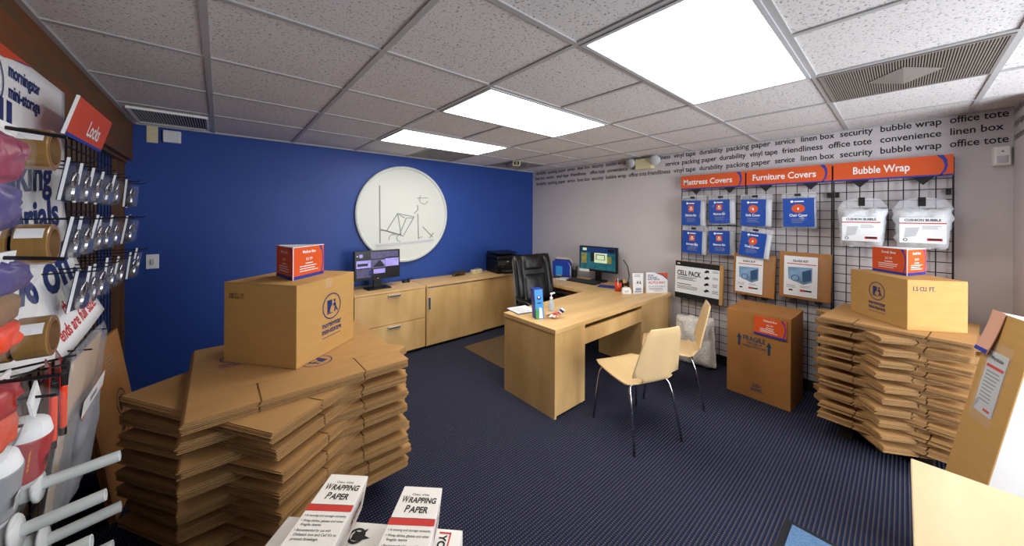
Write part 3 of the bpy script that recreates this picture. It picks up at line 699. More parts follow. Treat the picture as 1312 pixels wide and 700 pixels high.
# ------------------------------------------------------------------ cabinets along the blue wall
CF, CH_ = 3.585, .743
def handle(t, x, z, w, vert=False):
    m = MB('handle')
    if vert: m.box(x-.016, x+.016, -.014, .0, z-w/2, z+w/2); m.use('black').box(x-.009, x+.009, -.0146, -.0135, z-w/2+.006, z+w/2-.006)
    else: m.box(x-w/2, x+w/2, -.03, .0, z-.016, z+.004); m.use('black').box(x-w/2+.006, x+w/2-.006, -.0306, -.0296, z-.013, z-.002)
    return m.build('handle', t, bevel=.003)
t = thing('drawer_cabinet', 'low maple cabinet with two wide drawers under the monitor', 'cabinet', (1.035, CF, 0))
W = .79; D = BY-CF-.01
MB('maple').box(0, W, .02, D, .035, CH_-.022).build('carcass', t); MB('maple_flat').box(0, W, 0, D, CH_-.022, CH_).build('top', t, bevel=.002)
MB('black').box(.02, W-.02, .03, D-.02, 0, .035).build('plinth', t)
for z0, z1 in ((.04, .372), (.378, .716)):
    d = MB('maple').box(.003, W-.003, 0, .02, z0, z1).build('drawer', t, bevel=.0015); handle(d, .415, z1-.022, .135)
MB('steel').box(.36, .42, .06, .075, CH_, CH_+.001).build('lock_plate', t)
t = thing('sliding_door_cabinet', 'long low maple cabinet with two sliding doors along blue wall', 'cabinet', (1.836, CF, 0))
W = 1.6
c = MB('maple').box(0, W, .04, D, .035, CH_-.022); c.box(0, .014, 0, .04, .035, CH_-.022); c.box(W-.014, W, 0, .04, .035, CH_-.022); c.build('carcass', t)
MB('maple_flat').box(0, W, 0, D, CH_-.022, CH_).build('top', t, bevel=.002)
MB('steel').box(.014, .83, .002, .012, CH_-.034, CH_-.022).build('door_rail', t); MB('black').box(.02, W-.02, .03, D-.02, 0, .035).build('plinth', t)
d = MB('maple').box(.016, .815, .001, .016, .037, CH_-.036).build('sliding_door', t, bevel=.0015); handle(d, .034, .53, .15, True)
MB('maple').box(.79, W-.016, .02, .035, .037, CH_-.03).build('sliding_door', t, bevel=.0015)
# monitors
def screen_tiles(m, tiles, O, r=X_, u=Z_, e=.0005):
    for k, x0, x1, z0, z1 in tiles: m.use(k).rect(x0, x1, z0, z1, O, r, u, e); e += .00004
    return m
t = thing('monitor', 'black monitor showing security camera views beside blue wall', 'monitor', (1.345, 3.80, CH_), R_(2))
m = MB('black').box(-.255, .255, -.012, .03, .105, .425); m.build('housing', t, bevel=.004)
m = MB('scr_dark').rect(-.243, .243, .128, .415, (0, -.0126, 0))
w3 = .486/3; x = [-.243+w3*k for k in range(4)]
screen_tiles(m, [('scr_p2', x[1], x[2], .335, .412), ('scr_p2', x[2], x[3]-.01, .345, .412), ('scr_p1', x[0]+.008, x[1], .24, .322), ('scr_p2', x[1], x[2], .23, .325), ('scr_p1', x[2], x[3]-.004, .24, .33), ('scr_p2', x[0]+.01, x[1], .135, .23), ('scr_p1', x[1]+.03, x[2], .17, .22), ('scr_blue', x[1]-.02, x[1]+.012, .15, .21), ('scr_p1', x[0]+.04, x[0]+.075, .355, .39), ('white', x[0]+.012, x[0]+.025, .365, .38), ('scr_dark', x[0]+.02, x[0]+.13, .262, .29)], (0, -.0126, 0))
m.use('scr_dark').poly([(x[1]+.02, .245), (x[2]-.01, .245), (x[2]-.06, .318)], (0, -.0126, 0), e=.0015); m.use('scr_p1').poly([(x[2]-.055, .315), (x[2]-.005, .26), (x[2]-.005, .318)], (0, -.0126, 0), e=.0016)
m.build('screen', t)
m = MB('white').text('LG', .0, .112, .012, (0, -.0128, 0), align='CENTER', bold=.03); m.build('badge', t)
MB('black').box(-.045, .045, .0, .03, .01, .12).build('neck', t, bevel=.004); MB('black').box(-.13, .13, -.08, .09, 0, .012).build('base', t, bevel=.005)
m = tag(MB('black').lathe([(.0, .034), (.02, .032), (.032, .02), (.036, 0)], n=18).build('mouse', smooth=True), 'black mouse on the drawer cabinet right of the camera monitor', 'mouse', loc=(1.735, 3.93, CH_)); m.scale = (1.5, 1, 1)
t = thing('printer', 'black multifunction printer on the far end of the cabinet', 'printer', (3.18, 3.80, CH_), R_(-8))
MB('black').box(-.2, .2, -.17, .17, .0, .2).build('body', t, bevel=.015)
MB('black').hexa([(-.2, -.17, .205), (.2, -.17, .205), (.2, .17, .205), (-.2, .17, .205), (-.19, -.15, .25), (.19, -.15, .25), (.19, .17, .27), (-.19, .17, .27)]).build('scanner_lid', t, bevel=.01)
MB('black').hexa([(-.19, -.16, .275), (.17, -.14, .275), (.19, .17, .285), (-.19, .17, .285), (-.19, -.16, .287), (.17, -.14, .285), (.19, .17, .297), (-.19, .17, .297)]).build('document_tray', t, bevel=.004)
MB('dgrey').box(-.13, .13, -.26, -.17, .035, .045).box(-.13, -.12, -.26, -.17, .03, .06).build('paper_tray', t); m = MB('dgrey').box(-.19, -.06, -.173, -.168, .12, .18); m.use('lgrey').box(-.05, -.02, -.174, -.168, .16, .175); m.use('orange').disc(-.12, .1, .006, (0, -.175, 0), n=10); m.build('control_panel', t)
MB('black').box(.2, .34, -.1, .13, .03, .2).build('side_feeder', t, bevel=.03, seg=4)
t = thing('label_tool', 'gold and black hand tool lying on the long cabinet', 'hand tool', (2.47, 3.90, CH_+.004), R_(6))
MB('gold').box(-.1, .1, -.025, .025, 0, .045).build('body', t, bevel=.012); MB('black').box(-.085, .02, -.027, .027, .008, .03).build('grip', t, bevel=.004); MB('gold').tube([(-.02, 0, .045), (.08, 0, .062), (.13, 0, .05)], .008).build('lever', t)
t = thing('wall_transmitter', 'small cream box with knobs on the long cabinet beside printer', 'small box', (2.76, 3.89, CH_), R_(4))
MB('cream').box(-.085, .085, -.03, .03, 0, .06).build('body', t, bevel=.006); m = MB('grey')
for k in (-.03, .0, .035): m.lathe([(.01, 0), (.01, .016)], (k, 0, .06), 10)
m.build('knobs', t); MB('black').lathe([(.006, 0), (.006, .003)], (-.03, -.03, .035), 10, -Y_).build('jack', t)
tag(MB('steel').lathe([(.012, 0), (.012, .004), (.006, .01)], n=10).build('coin_dish'), 'tiny metal knob lying on the cabinet top near the cream box', 'knob', loc=(2.68, 3.68, CH_))
t = thing('security_camera_cable', 'thin black cable on the blue wall behind the mouse', 'cable', (1.83, BY-.012, .75))
MB('black').tube([(0, 0, .0), (.05, 0, .02), (-.03, -.02, .004), (-.08, -.1, .0)], .004, 6).build('cord', t)

# ------------------------------------------------------------------ desk
t = thing('desk', 'l shaped maple office desk with two pedestals standing on the carpet', 'desk', (0, 0, 0))
HT, TH = .69, .036
x0, x1, y0, y1 = 1.950, 3.968, 1.710, 2.385
m = MB('maple_flat'); m.prism([(x0, y0), (x1, y0), (x1, 3.32), (3.27, 3.32), (3.24, 2.41), (3.21, y1), (x0, y1-.06)], (0, 0, HT), X_, Y_, d=TH); m.build('desktop', t, bevel=.002)
p = MB('maple').box(x0+.004, x0+.024, y0+.006, 2.315, 0, HT-TH).box(x0+.024, 2.33, y0+.006, y0+.024, .02, HT-TH).box(2.312, 2.33, y0+.024, 2.30, .0, HT-TH).box(x0+.024, 2.312, y0+.024, 2.29, .04, .06).build('pedestal', t)
for z0, z1 in ((.05, .3), (.305, .47), (.475, .645)): 
    d = MB('maple').box(x0+.02, 2.335, 2.30, 2.318, z0, z1).build('drawer', t, bevel=.002); MB('steel').box(2.08, 2.2, 2.318, 2.335, (z0+z1)/2, (z0+z1)/2+.012).build('handle', d)
MB('maple').box(2.33, 3.285, y0+.012, y0+.03, .485, .615).build('front_rail', t, bevel=.002)
MB('maple').box(3.285, 3.303, y0+.03, 2.23, .02, HT-TH).box(3.285, 3.9, y0+.012, y0+.03, .0, HT-TH).box(3.882, 3.9, y0+.03, 3.3, 0, HT-TH).box(3.93, 3.948, y0+.012, 2.2, 0, HT-TH).build('pedestal', t)
MB('maple').box(3.27, 3.9, 3.28, 3.3, 0, HT-TH).build('return_end_panel', t)
MB('maple').box(3.30, 3.885, 2.4, 2.418, .3, HT-TH).build('modesty_panel', t)
tag(MB('chairmat').box(2.2, 3.15, 2.62, 3.36, 0, .006).build('chair_mat'), 'brown rectangular mat on carpet under the desk chair', 'mat')
# papers and small things on the desk
t = thing('clipboard', 'papers lying on a dark folder at the left desk corner', 'papers', (2.135, 2.285, HT), R_(-10))
MB('navy').box(-.115, .10, -.125, .08, 0, .004).build('folder', t); MB('paper').box(-.11, .095, -.118, .085, .004, .009).build('sheets', t); m = MB('greyink').lines(-.08, -.09, .14, 7, -.022, .004, (0, 0, .0095), X_, Y_, e=0); m.build('print', t)
t = thing('brochure_box', 'bright blue box standing upright on the left desk corner', 'box', (2.085, 2.015, HT), R_(-22))
m = MB('blue2').hexa([(-.045, -.045, 0), (.03, -.045, 0), (.03, .03, 0), (-.045, .03, 0), (-.062, -.03, .25), (.02, -.03, .25), (.02, .045, .25), (-.062, .045, .25)]); m.build('carton', t)
m = MB('cyan'); u = V((-.012, .015, .25)).normalized(); O = (-.0445, -.0456, .002)
t2 = thing  # keep name short
W, H = .073, .245; m.rect(0, W, 0, H, O, X_, u, e=.0008); m.use('navy').disc(W*.5, H*.72, .018, O, X_, u, e=.0012, n=18); m.rect(W*.25, W*.75, H*.52, H*.56, O, X_, u, e=.0012); m.use('white').disc(W*.5, H*.74, .009, O, X_, u, e=.0016, n=14)
m.use('green').poly([(0, .0), (W*.35, 0), (W*.4, H*.3), (0, H*.36)], O, X_, u, e=.0012); m.use('white').poly([(W*.4, H*.02), (W*.85, H*.02), (W*.8, H*.36), (W*.5, H*.4)], O, X_, u, e=.0012)
m.build('printed_front', t)
t = thing('hand_sanitizer', 'clear pump bottle of hand gel on desk behind the candy bowl', 'pump bottle', (2.32, 2.085, HT))
MB('liquid').lathe([(.026, 0), (.028, .01), (.028, .075), (.02, .095), (.011, .102), (.011, .11)], n=18).build('bottle', t, smooth=True)
m = MB('white').lathe([(.012, .108), (.014, .112), (.014, .125), (.005, .128), (.005, .15), (.012, .152), (.012, .163)], n=14); m.box(-.01, .045, -.007, .007, .155, .164); m.build('pump', t)
t = thing('candy_bowl', 'small glass bowl of wrapped candy on the near desk edge', 'bowl', (2.165, 1.925, HT))
MB('film').lathe([(.03, .0), (.05, .012), (.062, .035), (.064, .05), (.061, .05), (.058, .035), (.046, .015), (.0, .006)], n=24).build('bowl', t, smooth=True)
t.scale = (.9, .9, .9)
rnd = random.Random(4)
for k in range(9):
    a = k*2.4; r = .012*math.sqrt(k)
    c = thing('candy', 'pink and white wrapped candy in the glass bowl on the desk', 'candy', (2.165+r*math.cos(a), 1.925+r*math.sin(a), HT+.02+.004*(k % 3)), rnd.uniform(0, 3), 'candies in the glass bowl')
    q = MB(('pink', 'white', 'rust')[k % 3]).lathe([(.004, -.018), (.009, -.01), (.011, 0), (.009, .01), (.004, .018)], (0, 0, 0), 8, X_); q.lathe([(.009, -.03), (.003, -.018)], (0, 0, 0), 6, X_).lathe([(.003, .018), (.009, .03)], (0, 0, 0), 6, X_); q.build('sweet', c)
t = thing('wrapped_snack', 'shiny white and red snack packet leaning in the candy bowl', 'packet', (2.205, 1.91, HT+.028), R_(-35)); t.rotation_euler = (R_(20), R_(38), R_(-35))
m = MB('white').puff(.05, .085, .022, 8, 8, 3, .003); m.build('packet', t, smooth=True); m = MB('redink').rect(-.018, .018, .02, .03, (0, -.0125, 0)); m.use('navy').rect(-.02, .02, .045, .065, (0, -.0125, 0)); m.build('print', t)
# right end of the desk
t = thing('desk_sign', 'white card about auto pay standing at right end of desk', 'sign', (3.80, 1.81, HT), R_(-38))
m = MB('paper').prism([(-.125, 0), (.125, 0), (.125, .15), (.07, .2), (-.02, .228), (-.125, .232)], (0, 0, 0), d=.004); m.prism([(-.125, .232), (-.02, .228), (.07, .2), (.125, .15), (.125, .232)], (0, .001, 0), d=.003); m.build('card', t)
m = MB('rust').poly([(-.02, .231), (.07, .203), (.124, .155), (.124, .231)], e=.0006); m.use('navy').poly([(-.03, .232), (-.02, .232), (.07, .205), (.124, .158), (.124, .147), (.067, .195)], e=.001)
for s, z in (('NOW', .19), ('THE EASY', .167), ('WAY WITH', .144)): m.text(s, -.108, z, .026, bold=.03)
m.use('redink').text('AUTO-PAY', -.1, .104, .04, w=.2, bold=.02); m.use('bluegrey').text('IS AVAILABLE', -.095, .066, .024, w=.19); m.use('greyink').lines(-.09, .05, .18, 2, .014, .006); m.rect(-.03, .05, .02, .026); m.build('print', t)
MB('film').prism([(0, 0), (.07, 0), (.0, .12)], (0, .004, 0), Y_, Z_, d=.003).build('easel', t)
t = thing('desk_sign', 'narrow white card stand between card holder and auto pay sign', 'sign', (3.613, 1.935, HT), R_(-32))
MB('paper').prism([(-.058, 0), (.058, 0), (.062, .225), (-.07, .228)], d=.004).build('card', t)
m = MB('greyink').lines(-.05, .205, .1, 2, .016, .006); m.use('ink').text('4', -.022, .105, .05, bold=.02); m.text('6', .012, .105, .05, bold=.02); m.use('navy').lines(-.03, .05, .07, 2, .014, .008); m.use('purple').lines(-.04, .022, .09, 2, .011, .006); m.build('print', t)
MB('film').prism([(0, 0), (.06, 0), (.0, .12)], (0, .004, 0), Y_, Z_, d=.003).build('easel', t)
t = thing('business_card_holder', 'small white card holder in front of the pen cup', 'card holder', (3.50, 2.01, HT), R_(-35))
m = MB('white').hexa([(-.05, -.01, 0), (.05, -.01, 0), (.05, .03, 0), (-.05, .03, 0), (-.047, -.006, .05), (.047, -.006, .05), (.047, .03, .055), (-.047, .03, .055)]); m.build('holder', t); MB('greyink').lines(-.03, .03, .06, 2, .012, .005, (0, -.0095, 0)).build('print', t); MB('paper').box(-.042, .042, .005, .022, .05, .066).build('cards', t)
t = thing('pen_cup', 'red orange pen cup on the desk left of the white cards', 'pen cup', (3.535, 2.14, HT))
MB('rust').lathe([(.034, 0), (.042, .1), (.04, .1), (.032, .006), (0, .006)], n=20).build('cup', t, smooth=True)
for k, (c, a, b, h, lb) in enumerate((('neon', -.012, .01, .15, 'orange pen standing in the red orange cup'), ('white', -.022, -.012, .16, 'white pen standing in the red orange cup'), ('ink', .014, -.006, .13, 'black pen standing in the red orange cup'))):
    tag(MB(c).tube([(a*.4, b*.4, .008), (a*2.6, b*2.6, h)], .0045, 8).build('pen'), lb, 'pen', loc=(3.535, 2.14, HT))
t = thing('notepad_holder', 'yellow note pads in a black tray beside the pen cup', 'note holder', (3.60, 2.085, HT), R_(-30))
MB('black').hexa([(-.03, -.02, 0), (.03, -.02, 0), (.03, .05, 0), (-.03, .05, 0), (-.03, 0, .09), (.03, 0, .09), (.03, .05, .12), (-.03, .05, .12)]).build('tray', t); MB('skin_tan').hexa([(-.024, -.022, .02), (.024, -.022, .02), (.024, -.018, .02), (-.024, -.018, .02), (-.024, .02, .13), (.024, .02, .13), (.024, .026, .13), (-.024, .026, .13)]).build('notes', t)
tag(MB('navy2').box(-.1, .1, -.07, .07, 0, .008).build('mouse_pad', bevel=.002), 'blue pad on the desk in front of the right monitor', 'mouse pad', loc=(3.64, 2.36, HT), rz=R_(-70))
t = thing('desk_phone', 'black desk phone low behind the red orange pen cup', 'phone', (3.79, 2.235, HT), R_(-60)); MB('black').hexa([(-.08, -.07, 0), (.08, -.07, 0), (.08, .07, 0), (-.08, .07, 0), (-.08, -.07, .025), (.08, -.07, .025), (.08, .07, .06), (-.08, .07, .06)]).build('base', t, bevel=.004); MB('black').box(-.075, -.03, -.075, .075, .05, .075).build('handset', t, bevel=.01)
t = thing('monitor', 'black monitor with program window on the desk return', 'monitor', (3.86, 2.64, HT), R_(-86)); t.rotation_euler = (0, 0, R_(-84))
MB('black').box(-.275, .275, -.015, .035, .13, .465).build('housing', t, bevel=.005)
m = MB('scr_teal').rect(-.258, .258, .148, .45, (0, -.0156, 0))
screen_tiles(m, [('scr_blue', -.258, .258, .38, .45), ('scr_yel', -.24, -.16, .23, .37), ('scr_yel', .13, .2, .25, .34), ('scr_dark', -.1, -.03, .265, .38), ('scr_win', -.045, .14, .25, .38), ('scr_blue', -.02, .11, .29, .36), ('scr_win', -.01, .1, .295, .35), ('scr_dark', .15, .24, .395, .44), ('scr_win', -.22, -.16, .405, .44), ('scr_dark', -.25, .25, .148, .156)], (0, -.0156, 0)); m.build('screen', t)
MB('black').box(-.04, .04, .0, .04, .01, .16).build('neck', t, bevel=.004); MB('black').lathe([(.12, 0), (.12, .01), (.03, .016)], (0, .02, 0), 24).build('base', t)
MB('paper').box(-.27, -.12, -.019, -.016, .115, .15).build('note_strip', t)
tag(MB('black').tube([(3.97, 2.33, 1.0), (4.0, 2.29, .92), (4.01, 2.27, .8), (3.985, 2.28, .692)], .005, 6).build('cable'), 'thin dark cable hanging down behind the right monitor', 'cable')
t = thing('keyboard', 'black keyboard on the desk return before the right monitor', 'keyboard', (3.655, 2.73, HT), R_(-86)); MB('black').hexa([(-.22, -.075, 0), (.22, -.075, 0), (.22, .075, 0), (-.22, .075, 0), (-.22, -.075, .012), (.22, -.075, .012), (.22, .075, .03), (-.22, .075, .03)]).build('case', t, bevel=.003)
m = MB('dgrey')
for r in range(5):
    for c in range(16): x = -.205+c*.0258; y = -.06+r*.026; z = .0145+(y+.075)*.12; m.box(x, x+.021, y, y+.02, z-.002, z+.003)
m.build('keys', t)
t = thing('file_organizer', 'blue step file holder on desk return behind the office chair', 'file holder', (3.80, 3.20, HT), R_(-70))
for k, (c, h) in enumerate((('blue2', .22), ('paper', .2), ('navy2', .24), ('cream', .26))): MB(c).prism([(-.13, 0), (.13, 0), (.13, h*.75), (.09, h), (-.13, h)], (0, -.06+.045*k, 0), d=.012).build('divider', t)
MB('cyan').prism([(-.08, .02), (.02, .02), (.02, .15), (-.08, .15)], (0, -.0605, 0), d=.002).build('leaflet', t); MB('blue2').box(-.13, .13, -.06, .1, 0, .012).build('base', t)
t = thing('pen_cup', 'black mesh cup of pens between file holder and monitor', 'pen cup', (3.86, 3.03, HT)); MB('black').lathe([(.038, 0), (.042, .1), (.04, .1), (.036, .005), (0, .005)], n=18).build('cup', t)
for k in range(6):
    a = k*1.05; tag(MB(('ink', 'dgrey', 'navy')[k % 3]).tube([(.012*math.cos(a), .012*math.sin(a), .008), (.05*math.cos(a), .05*math.sin(a), .15+.012*(k % 3))], .0045, 6).build('pen'), 'dark pen standing in the black mesh cup on desk return', 'pen', 'pens in the black cup', loc=(3.86, 3.03, HT))
tag(MB('paper').box(-.1, .1, -.07, .07, 0, .006).build('paper_pad'), 'white papers on the desk return left of the keyboard', 'papers', loc=(3.62, 3.03, HT), rz=R_(-80))
t = thing('calculator', 'dark calculator on desk return before the black pen cup', 'calculator', (3.655, 3.165, HT), R_(-75)); MB('dgrey').hexa([(-.05, -.07, 0), (.05, -.07, 0), (.05, .07, 0), (-.05, .07, 0), (-.05, -.07, .012), (.05, -.07, .012), (.05, .07, .03), (-.05, .07, .03)]).build('case', t, bevel=.003); m = MB('lgrey').hexa([(-.04, .025, .0245), (.04, .025, .0245), (.04, .055, .0285), (-.04, .055, .0285), (-.04, .025, .026), (.04, .025, .026), (.04, .055, .03), (-.04, .055, .03)]); m.build('display', t)

# ------------------------------------------------------------------ chairs
def make_chair(label, loc, facing):
    # local: seat faces +y, origin on the floor under the seat centre
    t = thing('visitor_chair', label, 'chair', loc, R_(facing-90), 'pale wooden visitor chairs')
    # one bent ply shell: profile along (y, z) with half widths
    prof = []
    for k in range(7): prof.append((.225-.36*k/6, .425+.012*math.cos(k/6*3.14)-.004*k/6, .192+.016*math.sin(k/6*3.1)))
    prof[0] = (.232, .43, .17)
    c0 = (-.155, .478); rad = .055
    for k in range(0, 6):
        a = R_(-90-14*k); prof.append((c0[0]+rad*math.cos(a)*1.0, c0[1]+rad*math.sin(a), (.2, .165, .125, .112, .11, .115)[k]))
    y0, z0 = prof[-1][0], prof[-1][1]
    for k in range(1, 9):
        q = (.06, .08, .25, .4, .55, .7, .85, 1)[k-1]; w = .205-.068*q
        if k == 1: w = .14
        if k == 2: w = .198
        if k == 8: w = .118
        prof.append((y0-.07*q-.012*q*q, z0+.365*q, w))
    nx = 8; top = []; bot = []
    n = len(prof)
    for i, (y, z, w) in enumerate(prof):
        a = prof[max(0, i-1)]; b = prof[min(n-1, i+1)]; tx = V((b[0]-a[0], b[1]-a[1])).normalized(); nn = V((-tx.y, tx.x))  # left normal
        for j in range(nx+1):
            x = -w+2*w*j/nx; cv = .012*(x/.2)**2 if i > 12 else .006*(x/.2)**2
            p = V((x, y, z)); off = V((0, -nn.x, -nn.y))*(-1)
            top.append(p+V((0, nn.x, nn.y))*(-.005-cv*(1 if i < 9 else 1))); bot.append(p+V((0, nn.x, nn.y))*(.005-cv))
    vv = top+bot; S = len(top); W = nx+1; fs = []
    for i in range(n-1):
        for j in range(nx):
            q = (i*W+j, i*W+j+1, (i+1)*W+j+1, (i+1)*W+j); fs.append(q); fs.append(tuple(S+k for k in reversed(q)))
    rim = [j for j in range(W)]+[i*W+nx for i in range(1, n)]+[(n-1)*W+j for j in range(nx-1, -1, -1)]+[i*W for i in range(n-2, 0, -1)]
    for k in range(len(rim)): a, b = rim[k], rim[(k+1) % len(rim)]; fs.append((a, b, S+b, S+a))
    is_, ib = 9*W, None
    # split the shell at the bend so seat and backrest are parts of their own
    def piece(name, i0, i1):
        m = MB('ply'); idx = list(range(i0*W, (i1+1)*W)); mp = {k: a for a, k in enumerate(idx)}; L = len(idx)
        v2 = [vv[k] for k in idx]+[vv[S+k] for k in idx]; f2 = []
        for i in range(i0, i1):
            for j in range(nx):
                q = (i*W+j, i*W+j+1, (i+1)*W+j+1, (i+1)*W+j); f2.append(tuple(mp[k] for k in q)); f2.append(tuple(L+mp[k] for k in reversed(q)))
        r2 = [i0*W+j for j in range(W)]+[i*W+nx for i in range(i0+1, i1+1)]+[i1*W+j for j in range(nx-1, -1, -1)]+[i*W for i in range(i1-1, i0, -1)]
        for k in range(len(r2)): a, b = mp[r2[k]], mp[r2[(k+1) % len(r2)]]; f2.append((a, b, L+b, L+a))
        m.add(v2, f2); o = m.build(name, t, smooth=False); o.data.polygons.foreach_set('use_smooth', [len(p.vertices) == 4 and k < 2*(i1-i0)*nx for k, p in enumerate(o.data.polygons)])
        b = o.modifiers.new('bevel', 'BEVEL'); b.width = .002; b.segments = 2; b.limit_method = 'ANGLE'
    piece('seat', 0, 9); piece('backrest', 9, n-1)
    for sx in (-1, 1):
        for y, fy in ((.17, .215), (-.13, -.235)):
            MB('chrome').tube([(sx*.04, y*.9, .405), (sx*.13, y, .405), (sx*.158, y+.004*(1 if y > 0 else -1), .40), (sx*.172, y+(fy-y)*.18, .375), (sx*.18, y+(fy-y)*.4, .31), (sx*.205, fy, .006)], .0085, 10).use('black').tube([(sx*.205, fy, 0), (sx*.205, fy, .012)], .010, 10).build('leg', t, smooth=True)
    MB('chrome').tube([(-.04, .155, .405), (-.04, -.117, .405)], .008, 8).tube([(.04, .155, .405), (.04, -.117, .405)], .008, 8).box(-.06, .06, -.03, .07, .4, .412).build('under_frame', t)
    return t
make_chair('pale wooden visitor chair nearest the camera with its back towards us', (2.335, 1.275, 0), 70)
make_chair('pale wooden visitor chair seen edge on beside the bag of peanuts', (3.05, 1.325, 0), 116)
# office chair
t = thing('office_chair', 'black leather high backed office chair behind the desk', 'office chair', (2.81, 2.58, .007))
t.rotation_euler = (0, 0, R_(-12))     # local -y is where the sitter faces
m = MB('leather'); m.puff(.52, .12, .5, 14, 10, 2, .006, p=5); 
for i in range(len(m.v)):
    p = m.v[i]; m.v[i] = V((p.x, p.y, p.z+.40))
m.build('seat', t, smooth=True)
def lean(m, y0, z0, a):
    R = Matrix.Translation((0, y0, z0)) @ Matrix.Rotation(R_(a), 4, 'X')
    m.v = [R @ p for p in m.v]; return m
b = lean(MB('leather').puff(.53, .63, .12, 16, 18, 1, .008, p=4, taper=-.04), .24, .47, -13).build('backrest', t, smooth=True)
lean(MB('leather').puff(.30, .2, .1, 12, 10, 5, .006, O=(0, -.035, .43), p=4), .24, .47, -13).build('headrest_pad', b, smooth=True)
lean(MB('leather').puff(.34, .36, .09, 12, 12, 7, .008, O=(0, -.04, .05), p=4), .24, .47, -13).build('lumbar_pad', b, smooth=True)
for sx in (-1, 1):
    lean(MB('leather').puff(.1, .56, .1, 8, 14, 9+sx, .006, O=(sx*.205, -.03, .07), p=4), .24, .47, -13).build('side_bolster', b, smooth=True)
    MB('black').tube([(sx*.27, -.14, .47), (sx*.30, -.19, .53), (sx*.305, -.17, .605), (sx*.305, .0, .622), (sx*.30, .14, .62), (sx*.27, .22, .62), (sx*.25, .25, .56)], [.018, .02, .024, .026, .024, .02, .016], 10).build('armrest', t, smooth=True)
MB('black').lathe([(.03, .1), (.03, .3), (.05, .3), (.05, .4)], n=16).build('gas_column', t)
bs = MB('black').lathe([(.05, .07), (.05, .12)], n=16).build('base', t)
for k in range(5):
    a = k*2*math.pi/5+.3; c, s = math.cos(a), math.sin(a)
    MB('black').tube([(0, 0, .1), (c*.28, s*.28, .07)], [.028, .016], 8).build('base_arm', t)
    MB('black').lathe([(.026, -.02), (.03, -.012), (.03, .012), (.026, .02)], (c*.28, s*.28, .03), 14, V((-s, c, 0))).tube([(c*.28, s*.28, .03), (c*.28, s*.28, .07)], .008).build('caster', t)

# ------------------------------------------------------------------ lower right: table, leaning carton, mat
t = thing('work_table', 'pale maple table in the near right corner', 'table', (0, 0, 0))
m = MB('tabletop').box(.95, 1.80, -.46, -.021, .71, .74).build('tabletop', t, bevel=.003)
for x in (.99, 1.76):
    for y in (-.42, -.06): MB('maple').box(x-.022, x+.022, y-.022, y+.022, 0, .71).build('leg', t, bevel=.002)
MB('maple').box(1.0, 1.75, -.07, -.05, .64, .71).box(1.0, 1.75, -.43, -.41, .64, .71).build('apron', t)
t = thing('leaning_carton', 'tall white fronted carton leaning in the right corner behind table', 'carton', (2.575, -.068, 0)); t.rotation_euler = (R_(10.3), 0, R_(17))
W, D, H = .25, .30, 1.165
b0 = MB('card_box').box(-W, 0, -.004, 0, 0, H).build('side_panel', t)
m = MB('white_card').box(-W, -W+.004, -D, -.004, 0, .50).box(-W, -W+.004, -D, -.004, .56, H).box(-W, -W+.004, -.10, -.004, .50, .56).box(-W, -W+.004, -D, -.2, .50, .56); m.build('front_panel', t)
MB('card_edge').box(-W+.0045, -W+.02, -.2, -.1, .50, .56).build('hand_hole', t)
MB('white_card').box(-W+.004, -.004, -D, -.004, H-.004, H).build('top_flap', t)
MB('card_box').box(-.004, 0, -D, -.004, 0, H).box(-W, 0, -D-.004, -D, 0, H).build('body', t)
t2 = thing('price_tag', 'faded orange price card curling over the edge of the leaning carton', 'price tag', (2.575, -.068, 0)); t2.rotation_euler = t.rotation_euler
m = MB('pinkcard'); m.hexa([(-.16, .001, H-.05), (-.005, .001, H-.04), (-.005, .004, H-.04), (-.16, .004, H-.05), (-.13, .001, H+.002), (-.015, .001, H+.006), (-.015, .004, H+.006), (-.13, .004, H+.002)]); 
m.v = []; m.f = []; m.fm = []
N_ = 8
for k in range(N_+1):
    q = k/N_; z = H+.005-.19*q; y = .004+.016*q*q; x0, x1 = -.085+.006*q, -.004+.008*q
    m.v += [V((x0, y, z)), V((x1, y, z)), V((x1, y+.003, z)), V((x0, y+.003, z))]
for k in range(N_):
    a = 4*k
    for i, j in ((0, 1), (1, 2), (2, 3), (3, 0)): m.f.append([a+i, a+j, a+4+j, a+4+i]); m.fm.append(0)
m.f += [[0, 3, 2, 1], [4*N_, 4*N_+1, 4*N_+2, 4*N_+3]]; m.fm += [0, 0]
m.build('card', t2)
m = MB('navy2'); a = 4*(N_-1); z = H+.005-.19; m.add([(-.079, .0236, z+.0005), (.004, .0236, z+.0005), (.003, .0215, z+.018), (-.08, .0215, z+.018)], [(0, 1, 2, 3)]); m.build('blue_stripe', t2)
t3 = thing('product_sheet', 'white product sheet in a clear sleeve taped to the leaning carton', 'sheet', (2.575, -.068, 0)); t3.rotation_euler = t.rotation_euler
O = (-.055, .0035, .73); r = V((-1, 0, 0)); u = Z_
m = MB('paper').prism([(0, 0), (.115, 0), (.115, .27), (0, .27)], O, r, u, d=.002); m.use('redink').rect(.005, .11, .2, .212, O, r, u, e=.0004); m.use('ink').text('Wardrobe', .02, .235, .024, O, r, u, e=.0005, w=.075, bold=.02); m.use('greyink').lines(.015, .18, .085, 9, .016, .005, O, r, u, e=.0004); m.use('redink').rect(.06, .1, .015, .025, O, r, u, e=.0004)
m.build('sheet', t3); MB('film').prism([(-.012, -.04), (.13, -.04), (.13, .31), (-.012, .31)], (O[0], O[1]+.002, O[2]), r, u, d=.002).build('sleeve', t3)
t = thing('floor_mat', 'blue grey floor mat with dark rubber edge at bottom right', 'mat', (2.235, .385, 0), R_(0))
MB('rubber').box(-.75, 0, -.41, 0, 0, .005).build('border', t, bevel=.002); MB('bluemat').box(-.72, -.028, -.385, -.03, .0051, .009).build('pile', t)

